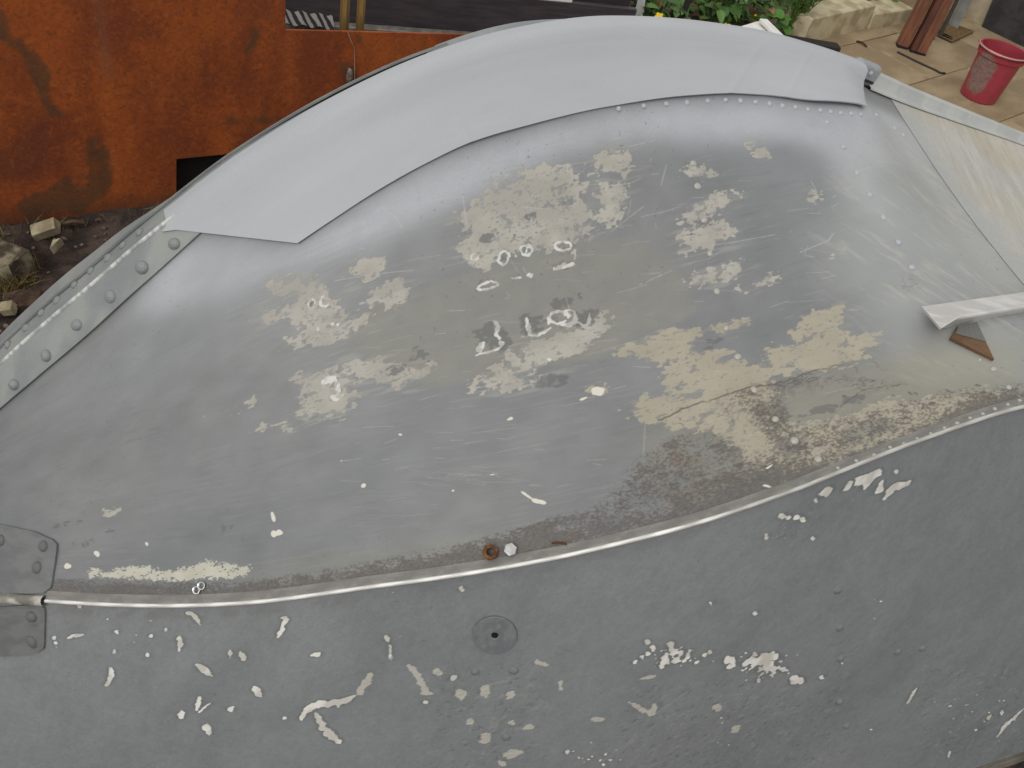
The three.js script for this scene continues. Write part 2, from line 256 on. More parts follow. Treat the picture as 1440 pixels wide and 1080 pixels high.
function bottomMaps() {
  const mk = () => new Mask(bottomAt, bArc);
  // pale overspray left around the new plate, with whitish sheen painted in
  const spraySheen = mk().tone(1).poly(225, 345, 400, 350, 440, 335, 560, 258, 660, 212, 760, 180, 860, 156, 950, 140, 1150, 148, 1240, 152, 1300, 190, 1310, 230, 1240, 240, 1180, 225, 1120, 196, 1000, 200, 900, 195, 800, 215, 700, 260, 620, 300, 520, 345, 440, 372, 370, 390, 300, 410, 235, 440, 190, 440)
    .tone(.9).poly(1120, 170, 1190, 165, 1250, 270, 1275, 345, 1225, 310, 1160, 220).tone(.75).ell(1150, 165, 70, 16).ell(320, 385, 75, 34, -20).get(24);
  const spraySheen2 = mk().tone(.45).poly(960, 180, 1130, 200, 1230, 330, 1180, 420, 1060, 300).tone(.6).poly(60, 580, 250, 360, 460, 350, 700, 230, 860, 170, 1240, 150, 1300, 210, 1180, 240, 900, 215, 760, 250, 640, 310, 520, 380, 380, 450, 200, 560).get(50);  // broad paler tone: overspray plus sheen put into the colour
  const putty = mk().tone(1).poly(620, 395, 690, 375, 760, 352, 855, 335, 905, 338, 950, 372, 965, 410, 980, 430, 960, 455, 900, 465, 860, 500, 800, 510, 700, 530, 600, 545, 520, 510, 480, 460, 540, 425, 600, 410).get(16);
  const bMask = mk().tone(1)
    .poly(640, 300, 660, 285, 690, 275, 702, 255, 735, 240, 775, 232, 810, 240, 818, 265, 800, 290, 832, 300, 828, 330, 800, 337, 780, 347, 745, 352, 702, 358, 680, 378, 655, 372, 650, 345, 668, 330, 640, 315)
    .poly(845, 258, 872, 253, 880, 280, 864, 300, 856, 325, 846, 300).poly(835, 215, 880, 205, 890, 230, 860, 245, 835, 240)
    .poly(650, 545, 690, 525, 722, 500, 738, 475, 770, 482, 800, 468, 830, 452, 852, 440, 852, 462, 822, 482, 802, 502, 770, 517, 730, 527, 702, 548).poly(695, 535, 765, 528, 750, 547, 700, 547)
    .poly(362, 395, 400, 390, 450, 390, 468, 412, 430, 414, 390, 412, 365, 408).poly(406, 430, 430, 415, 470, 412, 477, 440, 440, 457, 405, 440).poly(362, 440, 385, 432, 400, 450, 375, 462, 360, 455)
    .poly(428, 462, 470, 450, 517, 443, 507, 460, 470, 476, 430, 482).poly(490, 372, 530, 365, 542, 378, 520, 389, 492, 386).poly(508, 412, 560, 398, 580, 412, 570, 426, 540, 431, 505, 422)
    .tone(.62).poly(388, 478, 424, 480, 420, 492, 392, 492).tone(1)
    .poly(413, 530, 450, 520, 492, 520, 497, 550, 492, 577, 470, 592, 440, 592, 400, 604, 420, 580, 430, 560).poly(490, 515, 530, 505, 560, 508, 590, 515, 606, 508, 597, 532, 570, 547, 545, 552, 525, 537, 505, 525)
    .poly(358, 605, 370, 594, 382, 603, 372, 612).ell(335, 575, 7, 3).ell(362, 562, 8, 3).ell(318, 579, 5, 2).ell(302, 584, 5, 2).ell(284, 590, 6, 3)
    .poly(955, 246, 980, 235, 1010, 238, 1000, 248, 965, 250).poly(960, 300, 990, 283, 1022, 265, 1037, 262, 1032, 282, 1000, 302, 970, 314, 957, 312).poly(958, 335, 985, 322, 1022, 311, 1043, 325, 1010, 342, 985, 352, 962, 356).poly(968, 387, 1000, 372, 1032, 364, 1050, 378, 1022, 393, 980, 401)
    .poly(1010, 418, 1060, 397, 1112, 380, 1100, 390, 1050, 410).poly(1128, 265, 1140, 261, 1150, 282, 1138, 287).poly(1052, 197, 1070, 192, 1082, 218, 1072, 222).poly(1165, 347, 1178, 345, 1178, 360, 1170, 360)
    .poly(150, 715, 165, 712, 170, 722, 155, 724), beige = bMask.get(10), beigeW = bMask.get(32);
  const yellow = mk().tone(1)
    .poly(868, 490, 900, 473, 925, 463, 962, 460, 980, 475, 967, 490, 977, 507, 950, 522, 930, 507, 910, 502, 885, 502)
    .poly(936, 545, 945, 518, 962, 503, 1010, 493, 1032, 508, 1060, 515, 1090, 503, 1112, 493, 1132, 480, 1112, 464, 1150, 438, 1172, 428, 1182, 450, 1202, 473, 1250, 466, 1218, 502, 1180, 517, 1140, 524, 1090, 537, 1040, 542, 990, 552, 955, 562)
    .poly(868, 570, 905, 556, 940, 570, 960, 560, 1010, 546, 1062, 543, 1090, 558, 1112, 588, 1150, 598, 1202, 578, 1262, 558, 1330, 556, 1420, 545, 1400, 565, 1330, 592, 1250, 627, 1180, 652, 1130, 660, 1085, 657, 1060, 652, 1048, 632, 1018, 612, 960, 602, 920, 592).tone(0).poly(1120, 545, 1190, 530, 1250, 545, 1230, 562, 1160, 575).poly(1180, 600, 1260, 590, 1250, 610, 1180, 632).ell(1090, 520, 16, 8).ell(1000, 585, 8, 14).ell(1085, 600, 8, 16, -20).tone(1)
    .poly(985, 462, 1035, 447, 1062, 458, 1030, 470, 990, 472).ell(1098, 497, 24, 12).poly(825, 550, 838, 540, 850, 552, 840, 560).get(11);
  const paleR = mk().tone(.75).poly(1180, 230, 1250, 180, 1280, 170, 1460, 400, 1460, 540, 1290, 540, 1200, 440, 1150, 330).tone(1).poly(1235, 170, 1275, 165, 1450, 400, 1420, 420, 1320, 350, 1250, 250).get(30);
  const rg0 = mk().tone(1), loop = (cx, cy, rx, ry, rot, w) => { const l = [], c = Math.cos(rot / 57.3), s = Math.sin(rot / 57.3); for (let i = 0; i <= 11; i++) { const a = i / 11 * 6.283 + .6, x = rx * Math.cos(a) * rr(.85, 1.15), y = ry * Math.sin(a) * rr(.85, 1.15); l.push(cx + x * c - y * s, cy + x * s + y * c); } for (let i = 0; i < 20; i += 2) rg0.flake(w * .8, ...l.slice(i, i + 6)); };
  loop(668, 361, 6, 4, -25, 3.4); loop(708, 363, 7, 10, 20, 5); loop(740, 352, 8, 7, 0, 4.6); loop(792, 346, 13, 6.5, 0, 5); loop(686, 402, 14, 5, -12, 5); loop(438, 427, 5, 7, 0, 3.6); loop(456, 424, 6, 7, 0, 4); loop(786, 446, 13, 8, -8, 5); loop(800, 440, 8, 4, 0, 3.4); loop(744, 352, 4, 5, 0, 2.6);
  for (const [w, ...l] of [[8, 778, 379, 790, 375, 809, 371], [3.5, 803, 358, 809, 350, 808, 366], [7, 741, 389, 750, 385], [3, 715, 392, 735, 390], [7, 694, 450, 701, 460, 697, 470, 705, 479], [3.4, 668, 500, 685, 496, 700, 491, 711, 482], [10, 670, 494, 677, 488, 682, 480], [8, 700, 484, 710, 481], [6, 739, 446, 742, 456, 745, 470], [5, 742, 471, 756, 472, 768, 466, 776, 460], [5, 772, 458, 772, 446, 778, 437], [7, 808, 441, 810, 451, 800, 456, 788, 457], [5, 811, 452, 822, 460, 828, 455, 830, 438], [4, 822, 462, 832, 460], [5, 467, 452, 469, 459], [4, 474, 453, 475, 459], [4, 447, 458, 448, 466], [12, 452, 540, 462, 533, 474, 532], [8, 472, 534, 475, 546, 476, 556], [9, 464, 559, 474, 559, 483, 555], [5, 453, 536, 456, 546], [6, 770, 503, 774, 508], [4, 724, 356, 726, 363]]) rg0.flake(w * 1.05, ...l);
  const rings = rg0.get(1), halo = rg0.get(7);
  const ck = mk().tone(1);
  for (const [w, ...l] of [[6, 511, 683, 512, 687], [8, 381, 750, 390, 751], [8, 388, 750, 398, 749], [4, 382, 719, 386, 735], [4, 637, 690, 639, 690], [5, 719, 588, 722, 587], [3, 713, 591, 716, 589], [3.5, 731, 690, 741, 697, 750, 702], [6, 748, 702, 756, 706, 768, 708], [8, 140 - 50, 797, 100, 796], [3, 479, 647, 481, 649], [3, 1076, 660, 1088, 652], [2.6, 1072, 682, 1088, 686], [14, 832, 552, 840, 550, 850, 548], [7, 838, 545, 846, 554], [4, 815, 563, 826, 558], [4, 1378, 506, 1381, 507], [2, 688, 668, 697, 667], [3, 560, 610, 566, 612], [3, 1062, 712, 1080, 700], [5, 133, 775, 139, 783], [4, 205, 762, 207, 768]]) ck.flake(w * 1.15, ...l);
  const chips = ck.get(1);
  const foot = mk().tone(1).poly(120, 812, 133, 795, 142, 808, 165, 800, 195, 797, 212, 795, 227, 807, 250, 799, 283, 794, 295, 784, 311, 794, 357, 796, 350, 808, 330, 811, 270, 815, 200, 815, 150, 811).get(5);
  const dirt = mk().tone(1).poly(72, 840, 75, 815, 200, 822, 300, 824, 420, 812, 520, 796, 650, 770, 760, 738, 840, 715, 900, 690, 960, 665, 1040, 655, 1110, 658, 1160, 645, 1250, 606, 1330, 576, 1440, 540, 1440, 570, 1330, 612, 1160, 675, 960, 745, 700, 800, 500, 830, 300, 850, 160, 850)
    .tone(.42).poly(1050, 650, 1120, 600, 1250, 570, 1380, 545, 1330, 600, 1160, 660).tone(.42).poly(800, 745, 860, 690, 900, 640, 960, 605, 1020, 615, 1070, 650, 1000, 700, 900, 735).tone(.5).poly(1040, 560, 1080, 550, 1110, 590, 1150, 640, 1120, 650, 1080, 620).tone(.45).poly(1000, 560, 1150, 520, 1280, 545, 1250, 555, 1150, 535, 1020, 575).get(14);
  const rust = mk().tone(.9).poly(900, 655, 945, 625, 980, 640, 1000, 660, 950, 690, 915, 695).ell(980, 690, 40, 14, -20).ell(1040, 660, 30, 16).ell(770, 770, 50, 8, -14).ell(930, 715, 60, 7, -18).ell(390, 822, 30, 6).ell(1090, 575, 16, 20).ell(1330, 600, 60, 6, -22).ell(1060, 545, 20, 8).tone(.6).ell(1130, 545, 60, 10, -12).ell(1280, 400, 20, 12).get(9);
  const yellowed = mk().tone(.9).poly(1040, 700, 1160, 640, 1440, 525, 1440, 590, 1160, 690).tone(.6).poly(880, 610, 1100, 540, 1440, 480, 1440, 570, 1000, 700).ell(560, 790, 250, 14, -6).get(30);
  const scr = mk();
  for (let i = 0; i < 230; i++) { const x = rr(430, 1250), y = rr(170, 690), a = rr(-.35, .12), l = rr(8, 70) * rnd() + 6; scr.tone(rr(.25, .9)).line(rr(.8, 1.5), x, y, x + l * Math.cos(a), y + l * Math.sin(a) + rr(-2, 2)); }
  for (let i = 0; i < 16; i++) { const x = rr(700, 1180), y = rr(180, 420), a = rr(.9, 2.6), l = rr(5, 26) * (.4 + rnd()); scr.tone(rr(.4, 1)).line(rr(.9, 1.6), x, y, x + l * Math.cos(a), y + l * Math.sin(a)); }
  scr.tone(.8).line(1.3, 630, 666, 668, 668).line(1.2, 640, 670, 690, 667).line(1.2, 693, 664, 702, 672).line(1.2, 686, 668, 700, 666).tone(.5).line(1.5, 907, 598, 905, 640).line(1.4, 905, 616, 910, 615); for (let i = 0; i < 40; i++) { const x = rr(560, 690), y = rr(655, 680); scr.tone(rr(.15, .5)).line(1, x, y, x + rr(10, 50), y + rr(-2, 5)); } for (let i = 0; i < 50; i++) { const x = rr(490, 600), y = rr(690, 745); scr.tone(rr(.1, .3)).line(1.2, x, y, x + rr(10, 40), y - rr(-1, 5)); }
  scr.tone(.9).line(1.4, 535, 290, 555, 305, 566, 320).line(1.4, 575, 287, 640, 277).line(1.5, 1000, 345, 1090, 330).line(1.8, 650, 270, 656, 315).line(1.6, 900, 400, 945, 380).line(1.5, 860, 325, 905, 290).line(2, 1125, 355, 1165, 338, 1172, 328).line(1.6, 930, 260, 937, 232).line(1.5, 470, 395, 580, 380);
  const scratch = scr.get(0);
  const ckm = mk(), crack = (w, v, ...l) => { const q = []; for (let i = 0; i + 3 < l.length; i += 2) for (let u = 0; u < 1; u += .12) q.push(lerp(l[i], l[i + 2], u) + rr(-2.2, 2.2), lerp(l[i + 1], l[i + 3], u) + rr(-2.2, 2.2)); ckm.tone(v).line(w, ...q); };
  crack(2.2, .8, 925, 592, 960, 575, 1000, 562, 1050, 545, 1100, 537, 1150, 520, 1185, 512); crack(1.6, .7, 1160, 600, 1185, 570, 1215, 548, 1260, 541, 1320, 545, 1345, 552); crack(1.8, .8, 1060, 552, 1085, 585, 1110, 612, 1140, 640); crack(1.4, .6, 985, 575, 995, 600, 1010, 618, 1005, 632); crack(1.4, .6, 955, 585, 962, 605, 985, 618); crack(1.3, .5, 1030, 555, 1040, 590, 1052, 615); crack(1.5, .6, 1130, 606, 1170, 625, 1200, 618, 1260, 600, 1290, 598); crack(1.4, .5, 1195, 512, 1215, 530, 1235, 538); crack(1.3, .5, 1220, 500, 1240, 520, 1262, 522); crack(1.3, .5, 1080, 645, 1120, 640, 1160, 632, 1210, 620); crack(1.2, .5, 905, 598, 925, 615, 950, 622); crack(1.6, .6, 1040, 500 + 60, 1020, 575, 1035, 600);
  for (let i = 0; i < 110; i++) { const x = rr(1180, 1430), y = 600 - (x - 1180) * .2 + gauss() * 26 - 10, l = rr(2, 9) * rnd() + 1.5; ckm.tone(rr(.3, .9)).line(rr(1, 2.6), x, y, x + l, y + l * rr(.1, .8)); }
  for (let i = 0; i < 160; i++) { const x = rr(930, 1200), y = 650 - (x - 930) * .3 + gauss() * 34, l = rr(1, 5); ckm.tone(rr(.3, .8)).line(rr(.8, 1.8), x, y, x + l * rr(-1, 1), y + l * rr(-.6, 1)); }
  const cracks = ckm.get(1);
  const drk = mk();
  for (const [x, y, rx, ry] of [[690, 465, 22, 14], [705, 480, 18, 9], [750, 455, 18, 14], [820, 445, 18, 14], [798, 425, 22, 8], [708, 362, 5, 8], [740, 352, 5, 5], [790, 347, 8, 4], [590, 500, 18, 10], [560, 520, 20, 8], [775, 535, 30, 8], [1085, 580, 26, 20], [1110, 625, 22, 14], [690, 330, 18, 8], [740, 305, 16, 6], [440, 428, 3, 4], [456, 424, 4, 5], [1000, 480, 14, 8], [1160, 575, 60, 6], [300, 745, 26, 5], [120, 762, 22, 7], [150, 745, 10, 5], [95, 735, 24, 3]]) drk.tone(x < 350 ? .55 : .8).ell(x, y, rx, ry, -15);
  const scuff = drk.get(6);
  const G = .68, L = bArc.L;
  return paintHull((k, x, y, o) => {
    const lowf = N1(x * 5, y * 5, 3), fine = N2(x * 900, y * 900, 2), med = N3(x * 60, y * 60, 3), strk = N1(x * 22 + y * 14, y * 320, 3), rag = sst(.22, .78, .46 * N2(x * 44, y * 56, 5) + .38 * N3(x * 150, y * 190, 5) + .16 * N1(x * 60 + y * 30, y * 380, 4));
    let c = mix3([110, 112, 112], [120, 121, 120], sst(.2, .8, lowf)); { const tn = (N3(x * 26, y * 34, 4) - .5) * 16; c = [c[0] + tn, c[1] + tn, c[2] + tn]; } let h = 150 + (fine - .5) * 26 + (med - .5) * 16, ro = 118 + (strk - .5) * 50;
    const br = sst(.52, .8, strk) * sst(.35, .65, N3(x * 9, y * 14, 2)); c = mix3(c, [134, 137, 136], br * .3);
    const bk = sst(.6, .85, N2(x * 26 + 9, y * 260 + 3, 3)) * sst(.4, .7, N1(x * 7 + 4, y * 9, 2)); c = mix3(c, [86, 90, 94], bk * .22);
    const sp = clamp(spraySheen[k] * 1.05 + (med - .5) * .2 * spraySheen[k]), sp2 = spraySheen2[k]; c = mix3(c, [142, 144, 148], sp2 * .5); c = mix3(c, [171, 173, 177], sp * .86 * (.86 + .28 * fine)); const pr = paleR[k] * (.55 + .6 * lowf); if (pr > .004) { c = mix3(c, [158, 160, 156], pr * .95); c = mix3(c, [174, 169, 158], sst(.5, .8, .5 * N3(x * 60 - y * 40, y * 14 + x * 8, 4) + .5 * N2(x * 200 - y * 110, y * 40 + x * 20, 4)) * pr * .85); } ro += sp * 25;
    const pt = T(putty[k], N3(x * 40, y * 60, 3), .35, .3); c = mix3(c, mix3([122, 121, 114], [132, 130, 122], med), pt * .85); ro += pt * 30; h += pt * 8;
    const yl = yellowed[k]; c = mix3(c, [146, 139, 114], yl * .6 * (.5 + lowf));
    const any = beige[k] + yellow[k] + halo[k] > .004, fleck = !any ? 0 : sst(.60, .68, .6 * N2(x * 330, y * 420, 3) + .4 * N1(x * 60 + y * 26, y * 300, 3)), edgeN = !any ? .5 : .6 * rag + .4 * N4(x * 300, y * 340, 3);
    if (beigeW[k] > .01) { const sk = sst(.5, .72, .45 * strk + .55 * N1(x * 34 + y * 18 + 7, y * 150, 4)) * sst(.02, .3, beigeW[k]); c = mix3(c, [148, 146, 139], sk * .6); }
    if (beige[k] > .004) { const bo = T(beige[k] * 1.12, edgeN, 1.7, .06), bg = T(beige[k], rag, 1.75, .03) * (1 - .75 * T(scuff[k] * .8, rag, 1.2, .1)) * (1 - .75 * fleck); c = mix3(c, [138, 137, 131], bo * .55); c = mix3(c, mix3([157, 152, 142], [171, 166, 155], sst(.3, .7, N1(x * 30, y * 40, 4))), bg * .92); h -= bg * 60 + bo * 20; ro += bg * 45; }
    if (yellow[k] > .004) { const yo = T(yellow[k] * 1.12, edgeN, 1.7, .06), yw = T(yellow[k], .35 * sst(.25, .75, N2(x * 60, y * 75, 4)) + .65 * rag, 1.75, .03) * (1 - .7 * fleck); c = mix3(c, [138, 134, 122], yo * .5); c = mix3(c, mix3([152, 145, 127], [167, 159, 141], N1(x * 45, y * 45, 3)), yw * .9); h -= yw * 55; ro += yw * 55; }
    if (dirt[k] + rust[k] > .01 && yellow[k] > .1) { const crk = sst(.045, .0, Math.abs(N3(x * 70, y * 70, 3) - .5)) * sst(.2, .8, yellow[k]) * sst(.45, .62, N1(x * 14, y * 14, 2)); c = mix3(c, [100, 92, 80], crk * .3 * sst(.1, .4, dirt[k] + rust[k])); }
    const sf = T(scuff[k], rag, 1.3, .12); c = mix3(c, [74, 75, 76], sf * .42); h -= sf * 25;
    const scm = scratch[k] < .004 ? 0 : scratch[k] * (.4 + .9 * N2(x * 300, y * 300, 2)); c = mix3(c, [176, 175, 170], clamp(scm) * .62); h -= scm * 20;
    const ft = foot[k] < .004 ? 0 : T(foot[k], .5 * sst(.25, .75, N2(x * 130, y * 160, 4)) + .5 * sst(.25, .75, N3(x * 420, y * 420, 3)), 1.25, .06); c = mix3(c, mix3([178, 174, 156], [198, 194, 178], med), ft * .9); h -= ft * 50;
    if (dirt[k] > .03) { const speck = .6 * N2(x * 420 + 3, y * 460, 3) + .4 * N3(x * 70, y * 90, 3), dm = dirt[k], d = sst(.66, .36, speck - dm * .34 + .16) * sst(.04, .35, dm); c = mix3(c, mix3([72, 68, 66], [104, 98, 92], N4(x * 500, y * 500, 2)), d * .72); h += d * 40 * (fine); ro += d * 80; }
    const ru = rust[k] < .004 ? 0 : rust[k] * sst(.46, .62, .5 * N1(x * 90, y * 60 + x * 60, 4) + .5 * N3(x * 380, y * 380, 3)); c = mix3(c, mix3([92, 76, 62], [116, 92, 70], fine), ru * .45); ro += ru * 50;
    if (halo[k] > .004) { const ho = T(halo[k] * 1.5, edgeN, 1.4, .1); c = mix3(c, [92, 92, 90], ho * .45 * sst(.4, .6, N3(x * 180, y * 180, 3)));
    const rg = sst(.36, .6, rings[k] + (N2(x * 330, y * 330, 3) - .5) * 1.5 * rings[k]); c = mix3(c, mix3([170, 167, 159], [204, 202, 196], sst(.35, .6, N1(x * 120, y * 120, 2))), rg * .95); h -= rg * 14; }
    const cp = sst(.35, .6, chips[k]); c = mix3(c, [206, 201, 188], cp); h -= cp * 30;
    if (cracks[k] > .01) { const cm = sst(.12, .5, cracks[k] * (.5 + N2(x * 200, y * 200, 2))); c = mix3(c, [90, 82, 71], cm * .75 * sst(.3, .6, N3(x * 40, y * 40, 3))); h -= cm * 25; }
    const nick = sst(.835, .87, N4(x * 210, y * 210, 2)) * sst(.45, .7, N1(x * 4 + 7, y * 4, 2)); c = mix3(c, [80, 80, 80], nick * .35);
    o[0] = c[0]; o[1] = c[1]; o[2] = c[2]; o[3] = h; o[4] = ro;
  }, L, G);
}

function sideMaps() {
  const mk = () => new Mask(sideAt, sArc);
  const w = mk().tone(1);
  for (const [t, ...l] of [[5, 261, 861, 274, 865, 281, 880], [6, 392, 869, 404, 869, 398, 880, 390, 897], [4, 95, 898, 104, 894, 118, 893], [5, 76, 897, 77, 898], [5, 78, 904, 79, 905], [4, 80, 910, 82, 910], [5, 164, 885, 164, 892], [3, 159, 919, 163, 913], [7, 155, 938, 157, 952, 148, 965], [5, 213, 894, 214, 898], [5, 207, 918, 209, 925], [6, 253, 893, 253, 902, 252, 917], [5, 231, 885, 236, 884], [7, 276, 934, 288, 942, 299, 951], [4, 324, 913, 323, 927], [6, 338, 915, 341, 924, 345, 929], [6, 437, 921, 451, 919], [7, 356, 965, 361, 972, 367, 980], [5, 281, 979, 276, 1000], [3, 300, 985, 278, 1003], [8, 255, 998, 255, 1011], [9, 289, 1018, 291, 1026, 295, 1034], [8, 324, 997, 324, 998], [6, 112, 852, 113, 853],
    [9, 422, 1013, 433, 997, 452, 990, 478, 989, 500, 978], [9, 443, 1002, 450, 1015, 455, 1024, 470, 1038, 480, 1045], [6, 541, 893, 547, 902], [3, 547, 902, 549, 926], [6, 598, 985, 600, 990], [7, 638, 953, 640, 955], [7, 646, 829, 653, 826], [5, 1077, 750, 1078, 759], [8, 1099, 726, 1099, 727], [7, 1109, 728, 1110, 731], [7, 1120, 727, 1123, 728], [7, 1129, 730, 1132, 731], [6, 1143, 757, 1144, 757], [6, 1146, 706, 1149, 701], [8, 1243, 703, 1250, 692, 1262, 683, 1275, 681, 1280, 675], [6, 1260, 663, 1260, 668], [6, 999, 849, 1002, 845], [5, 1062, 862, 1063, 864], [8, 1019, 932, 1026, 926, 1034, 937], [6, 1156, 953, 1158, 950], [10, 1112, 960, 1120, 956, 1130, 958], [5, 1186, 931, 1184, 935], [4, 1394, 1004, 1388, 1012], [4, 1336, 1056, 1334, 1066], [4, 1410, 998, 1407, 1006], [5, 891, 934, 896, 929], [6, 903, 925, 905, 923], [6, 911, 903, 914, 905], [7, 919, 913, 920, 912], [8, 943, 907, 945, 910], [7, 951, 914, 948, 920], [3, 1275, 990, 1290, 965], [3.5, 1402, 1037, 1412, 1022, 1428, 1008, 1440, 996], [5, 795, 1059, 802, 1056], [4, 400, 1010, 401, 1011]]) w.flake(t * 1.25, ...l);
  w.poly(1150, 696, 1162, 684, 1172, 686, 1163, 699).poly(1184, 691, 1195, 674, 1200, 678, 1192, 690).poly(1201, 672, 1219, 666, 1238, 658, 1241, 667, 1230, 673, 1223, 682, 1215, 690, 1213, 682, 1202, 683).poly(1235, 680, 1242, 674, 1242, 691, 1230, 695).flake(12, 1052, 931, 1064, 926).flake(15, 1066, 928, 1080, 924, 1094, 921).flake(11, 1072, 938, 1088, 934).flake(7, 1084, 942, 1092, 938);
  const bits = (n, cx, cy, sx, sy, a, b) => { for (let i = 0; i < n; i++) { const x = cx + gauss() * sx, y = cy + gauss() * sy, l = rr(0, 4); w.flake(lerp(a, b, Math.pow(rnd(), 2)) * 1.2, x, y, x + l, y + rr(-3, 3)); } };
  bits(90, 1075, 934, 44, 15, 1.5, 7); bits(60, 950, 922, 36, 16, 1.5, 7); bits(16, 850, 1062, 30, 12, 1.5, 4); bits(34, 1365, 1010, 50, 42, 1, 2.6); bits(20, 1220, 690, 45, 12, 1.2, 3); bits(10, 1120, 745, 30, 14, 1.2, 3); bits(12, 190, 890, 60, 18, 1, 3); bits(10, 1235, 860, 12, 40, 1, 3); bits(30, 800, 960, 420, 90, .8, 2); bits(10, 1010, 1040, 30, 20, 1, 3);
  const white = w.get(1), rim = w.get(4);
  const g = mk().tone(1);
  for (const [t, ...l] of [[9, 500, 978, 513, 965, 518, 955, 522, 945], [6, 549, 926, 548, 930], [9, 574, 934, 582, 944, 590, 954, 594, 964, 598, 975, 610, 975], [11, 645, 969, 650, 985], [11, 676, 966, 685, 972, 680, 980], [13, 712, 978, 724, 974], [8, 610, 945, 622, 946], [9, 661, 1015, 666, 1020], [13, 680, 1030, 685, 1045], [9, 706, 1062, 725, 1060, 735, 1058], [7, 720, 1020, 720, 1012], [6, 735, 1024, 752, 1022], [6, 788, 957, 790, 972], [6, 880, 987, 893, 993, 906, 1000, 920, 1006, 920, 988], [5, 560, 893, 562, 900], [10, 1005, 1000, 1012, 990], [9, 1030, 1030, 1040, 1020], [6, 750, 930, 770, 935], [8, 700, 1070, 712, 1078], [6, 830, 1012, 850, 1012], [4, 900, 955, 925, 950]]) g.flake(t * 1.3, ...l);
  const grey = g.get(2);
  const rough = mk().tone(.8).poly(600, 940, 760, 930, 760, 1080, 620, 1080).tone(.7).poly(880, 960, 1180, 960, 1180, 1080, 840, 1080).tone(.9).poly(1170, 860, 1190, 860, 1190, 1080, 1165, 1080).tone(.8).poly(1100, 720, 1170, 720, 1165, 760, 1080, 760).poly(1290, 930, 1440, 930, 1440, 1080, 1290, 1080).get(14);
  const edgeDirtRailShade = mk().tone(1).poly(1440, 1030, 1440, 1080, 1385, 1080).tone(.5).poly(66, 850, 500, 838, 1000, 735, 1000, 742, 500, 848, 66, 862).get(8);  // corner dirt, plus shade under the chine rail painted as a dark band
  const L = sArc.L, G = .55;
  return paintHull((k, x, y, o) => {
    const lowf = N3(x * 4 + 3, y * 4, 3), fine = N1(x * 900, y * 900, 2), med = N2(x * 70, y * 70, 4), vert = N1(x * 90, y * 6, 3);
    let c = mix3([117, 120, 121], [124, 126, 126], sst(.2, .8, lowf)); c = mix3(c, [106, 108, 109], sst(.55, .8, vert) * .08); const tn = (N1(x * 22, y * 22, 4) - .5) * 12; c = [c[0] + tn, c[1] + tn, c[2] + tn];
    let h = 150 + (fine - .5) * 34 + (med - .5) * 34, ro = 150 + (med - .5) * 40;
    const rg = rough[k], pk = sst(.62, .7, N2(x * 150 + 9, y * 150, 4)) * clamp(rg + .12); c = mix3(c, [88, 90, 90], pk * .4 * sst(.4, .6, N3(x * 320, y * 320, 2))); h -= pk * 70;
    const pk2 = sst(.66, .72, N3(x * 120, y * 150, 4)) * rg; c = mix3(c, [160, 157, 147], pk2 * .3); h -= pk2 * 40;
    const jag = N2(x * 240, y * 240, 3);
    const gm = T(grey[k], jag, .9, .08); c = mix3(c, [176, 172, 160], gm * .95); h -= gm * 60;
    { const gr = (N2(x * 520, y * 520, 2) - .5) * 11 + (N1(x * 130, y * 130, 3) - .5) * 9; c = [c[0] + gr, c[1] + gr, c[2] + gr]; } if (rim[k] > .01) c = mix3(c, [92, 94, 94], sst(.02, .3, rim[k] * (.4 + jag)) * .45);
    const wm = sst(.4, .58, white[k] + (jag - .5) * 1.1 * sst(0, .3, white[k])); c = mix3(c, mix3([188, 184, 174], [218, 215, 207], sst(.35, .65, N1(x * 55, y * 55, 3))), wm); h -= wm * 70;
    const nick = sst(.85, .89, N4(x * 330, y * 300, 2)) * sst(.45, .65, N1(x * 6 + 2, y * 6 + 5, 2)); c = mix3(c, [84, 86, 87], nick * .6); h -= nick * 30;
    const ed = edgeDirtRailShade[k] * sst(.35, .6, med); c = mix3(c, [84, 78, 70], ed * .35);
    o[0] = c[0]; o[1] = c[1]; o[2] = c[2]; o[3] = h; o[4] = ro;
  }, L, G);
}

// ------------------------------------------------------------------ ground, paving, wall
const soilMat = mottled([46, 37, 33], [84, 70, 61], .7, { bump: .02, scale: [14, 14], rough: .95, grain: 26 });
{ const g = new THREE.PlaneGeometry(500, 500); g.rotateX(-Math.PI / 2); g.translate(0, -.035, 0); const uv = g.attributes.uv; for (let i = 0; i < uv.count; i++) uv.setXY(i, uv.getX(i) * 500, uv.getY(i) * 500); struct('ground', g, soilMat); }
{ // bare lumpy soil in front of the rusty sheet and under the plants
  const nx = 150, nz = 140, rows = [], uvs = [];
  for (let j = 0; j <= nz; j++) { const r = [], u = []; for (let i = 0; i <= nx; i++) { const x = lerp(-3.2, 1.25, i / nx), z = lerp(-8, -.3, j / nz), e = Math.min(1, 6 * Math.min(i, nx - i) / nx, 6 * Math.min(j, nz - j) / nz); r.push(V3(x, (N1(x * 2.2, z * 2.2, 3) - .55) * .05 + (N2(x * 14, z * 14, 4) - .5) * .05 - (1 - e) * .02 - .09 * sst(.72, .9, x) * sst(-5.05, -4.95, z), z)); u.push([x, z]); } rows.push(r); uvs.push(u); }
  struct('soil', gridGeo(rows, uvs, true), soilMat);
}
const pa = V3(Math.cos(49 * Math.PI / 180), 0, -Math.sin(49 * Math.PI / 180)), pb = V3(pa.z * -1, 0, pa.x);
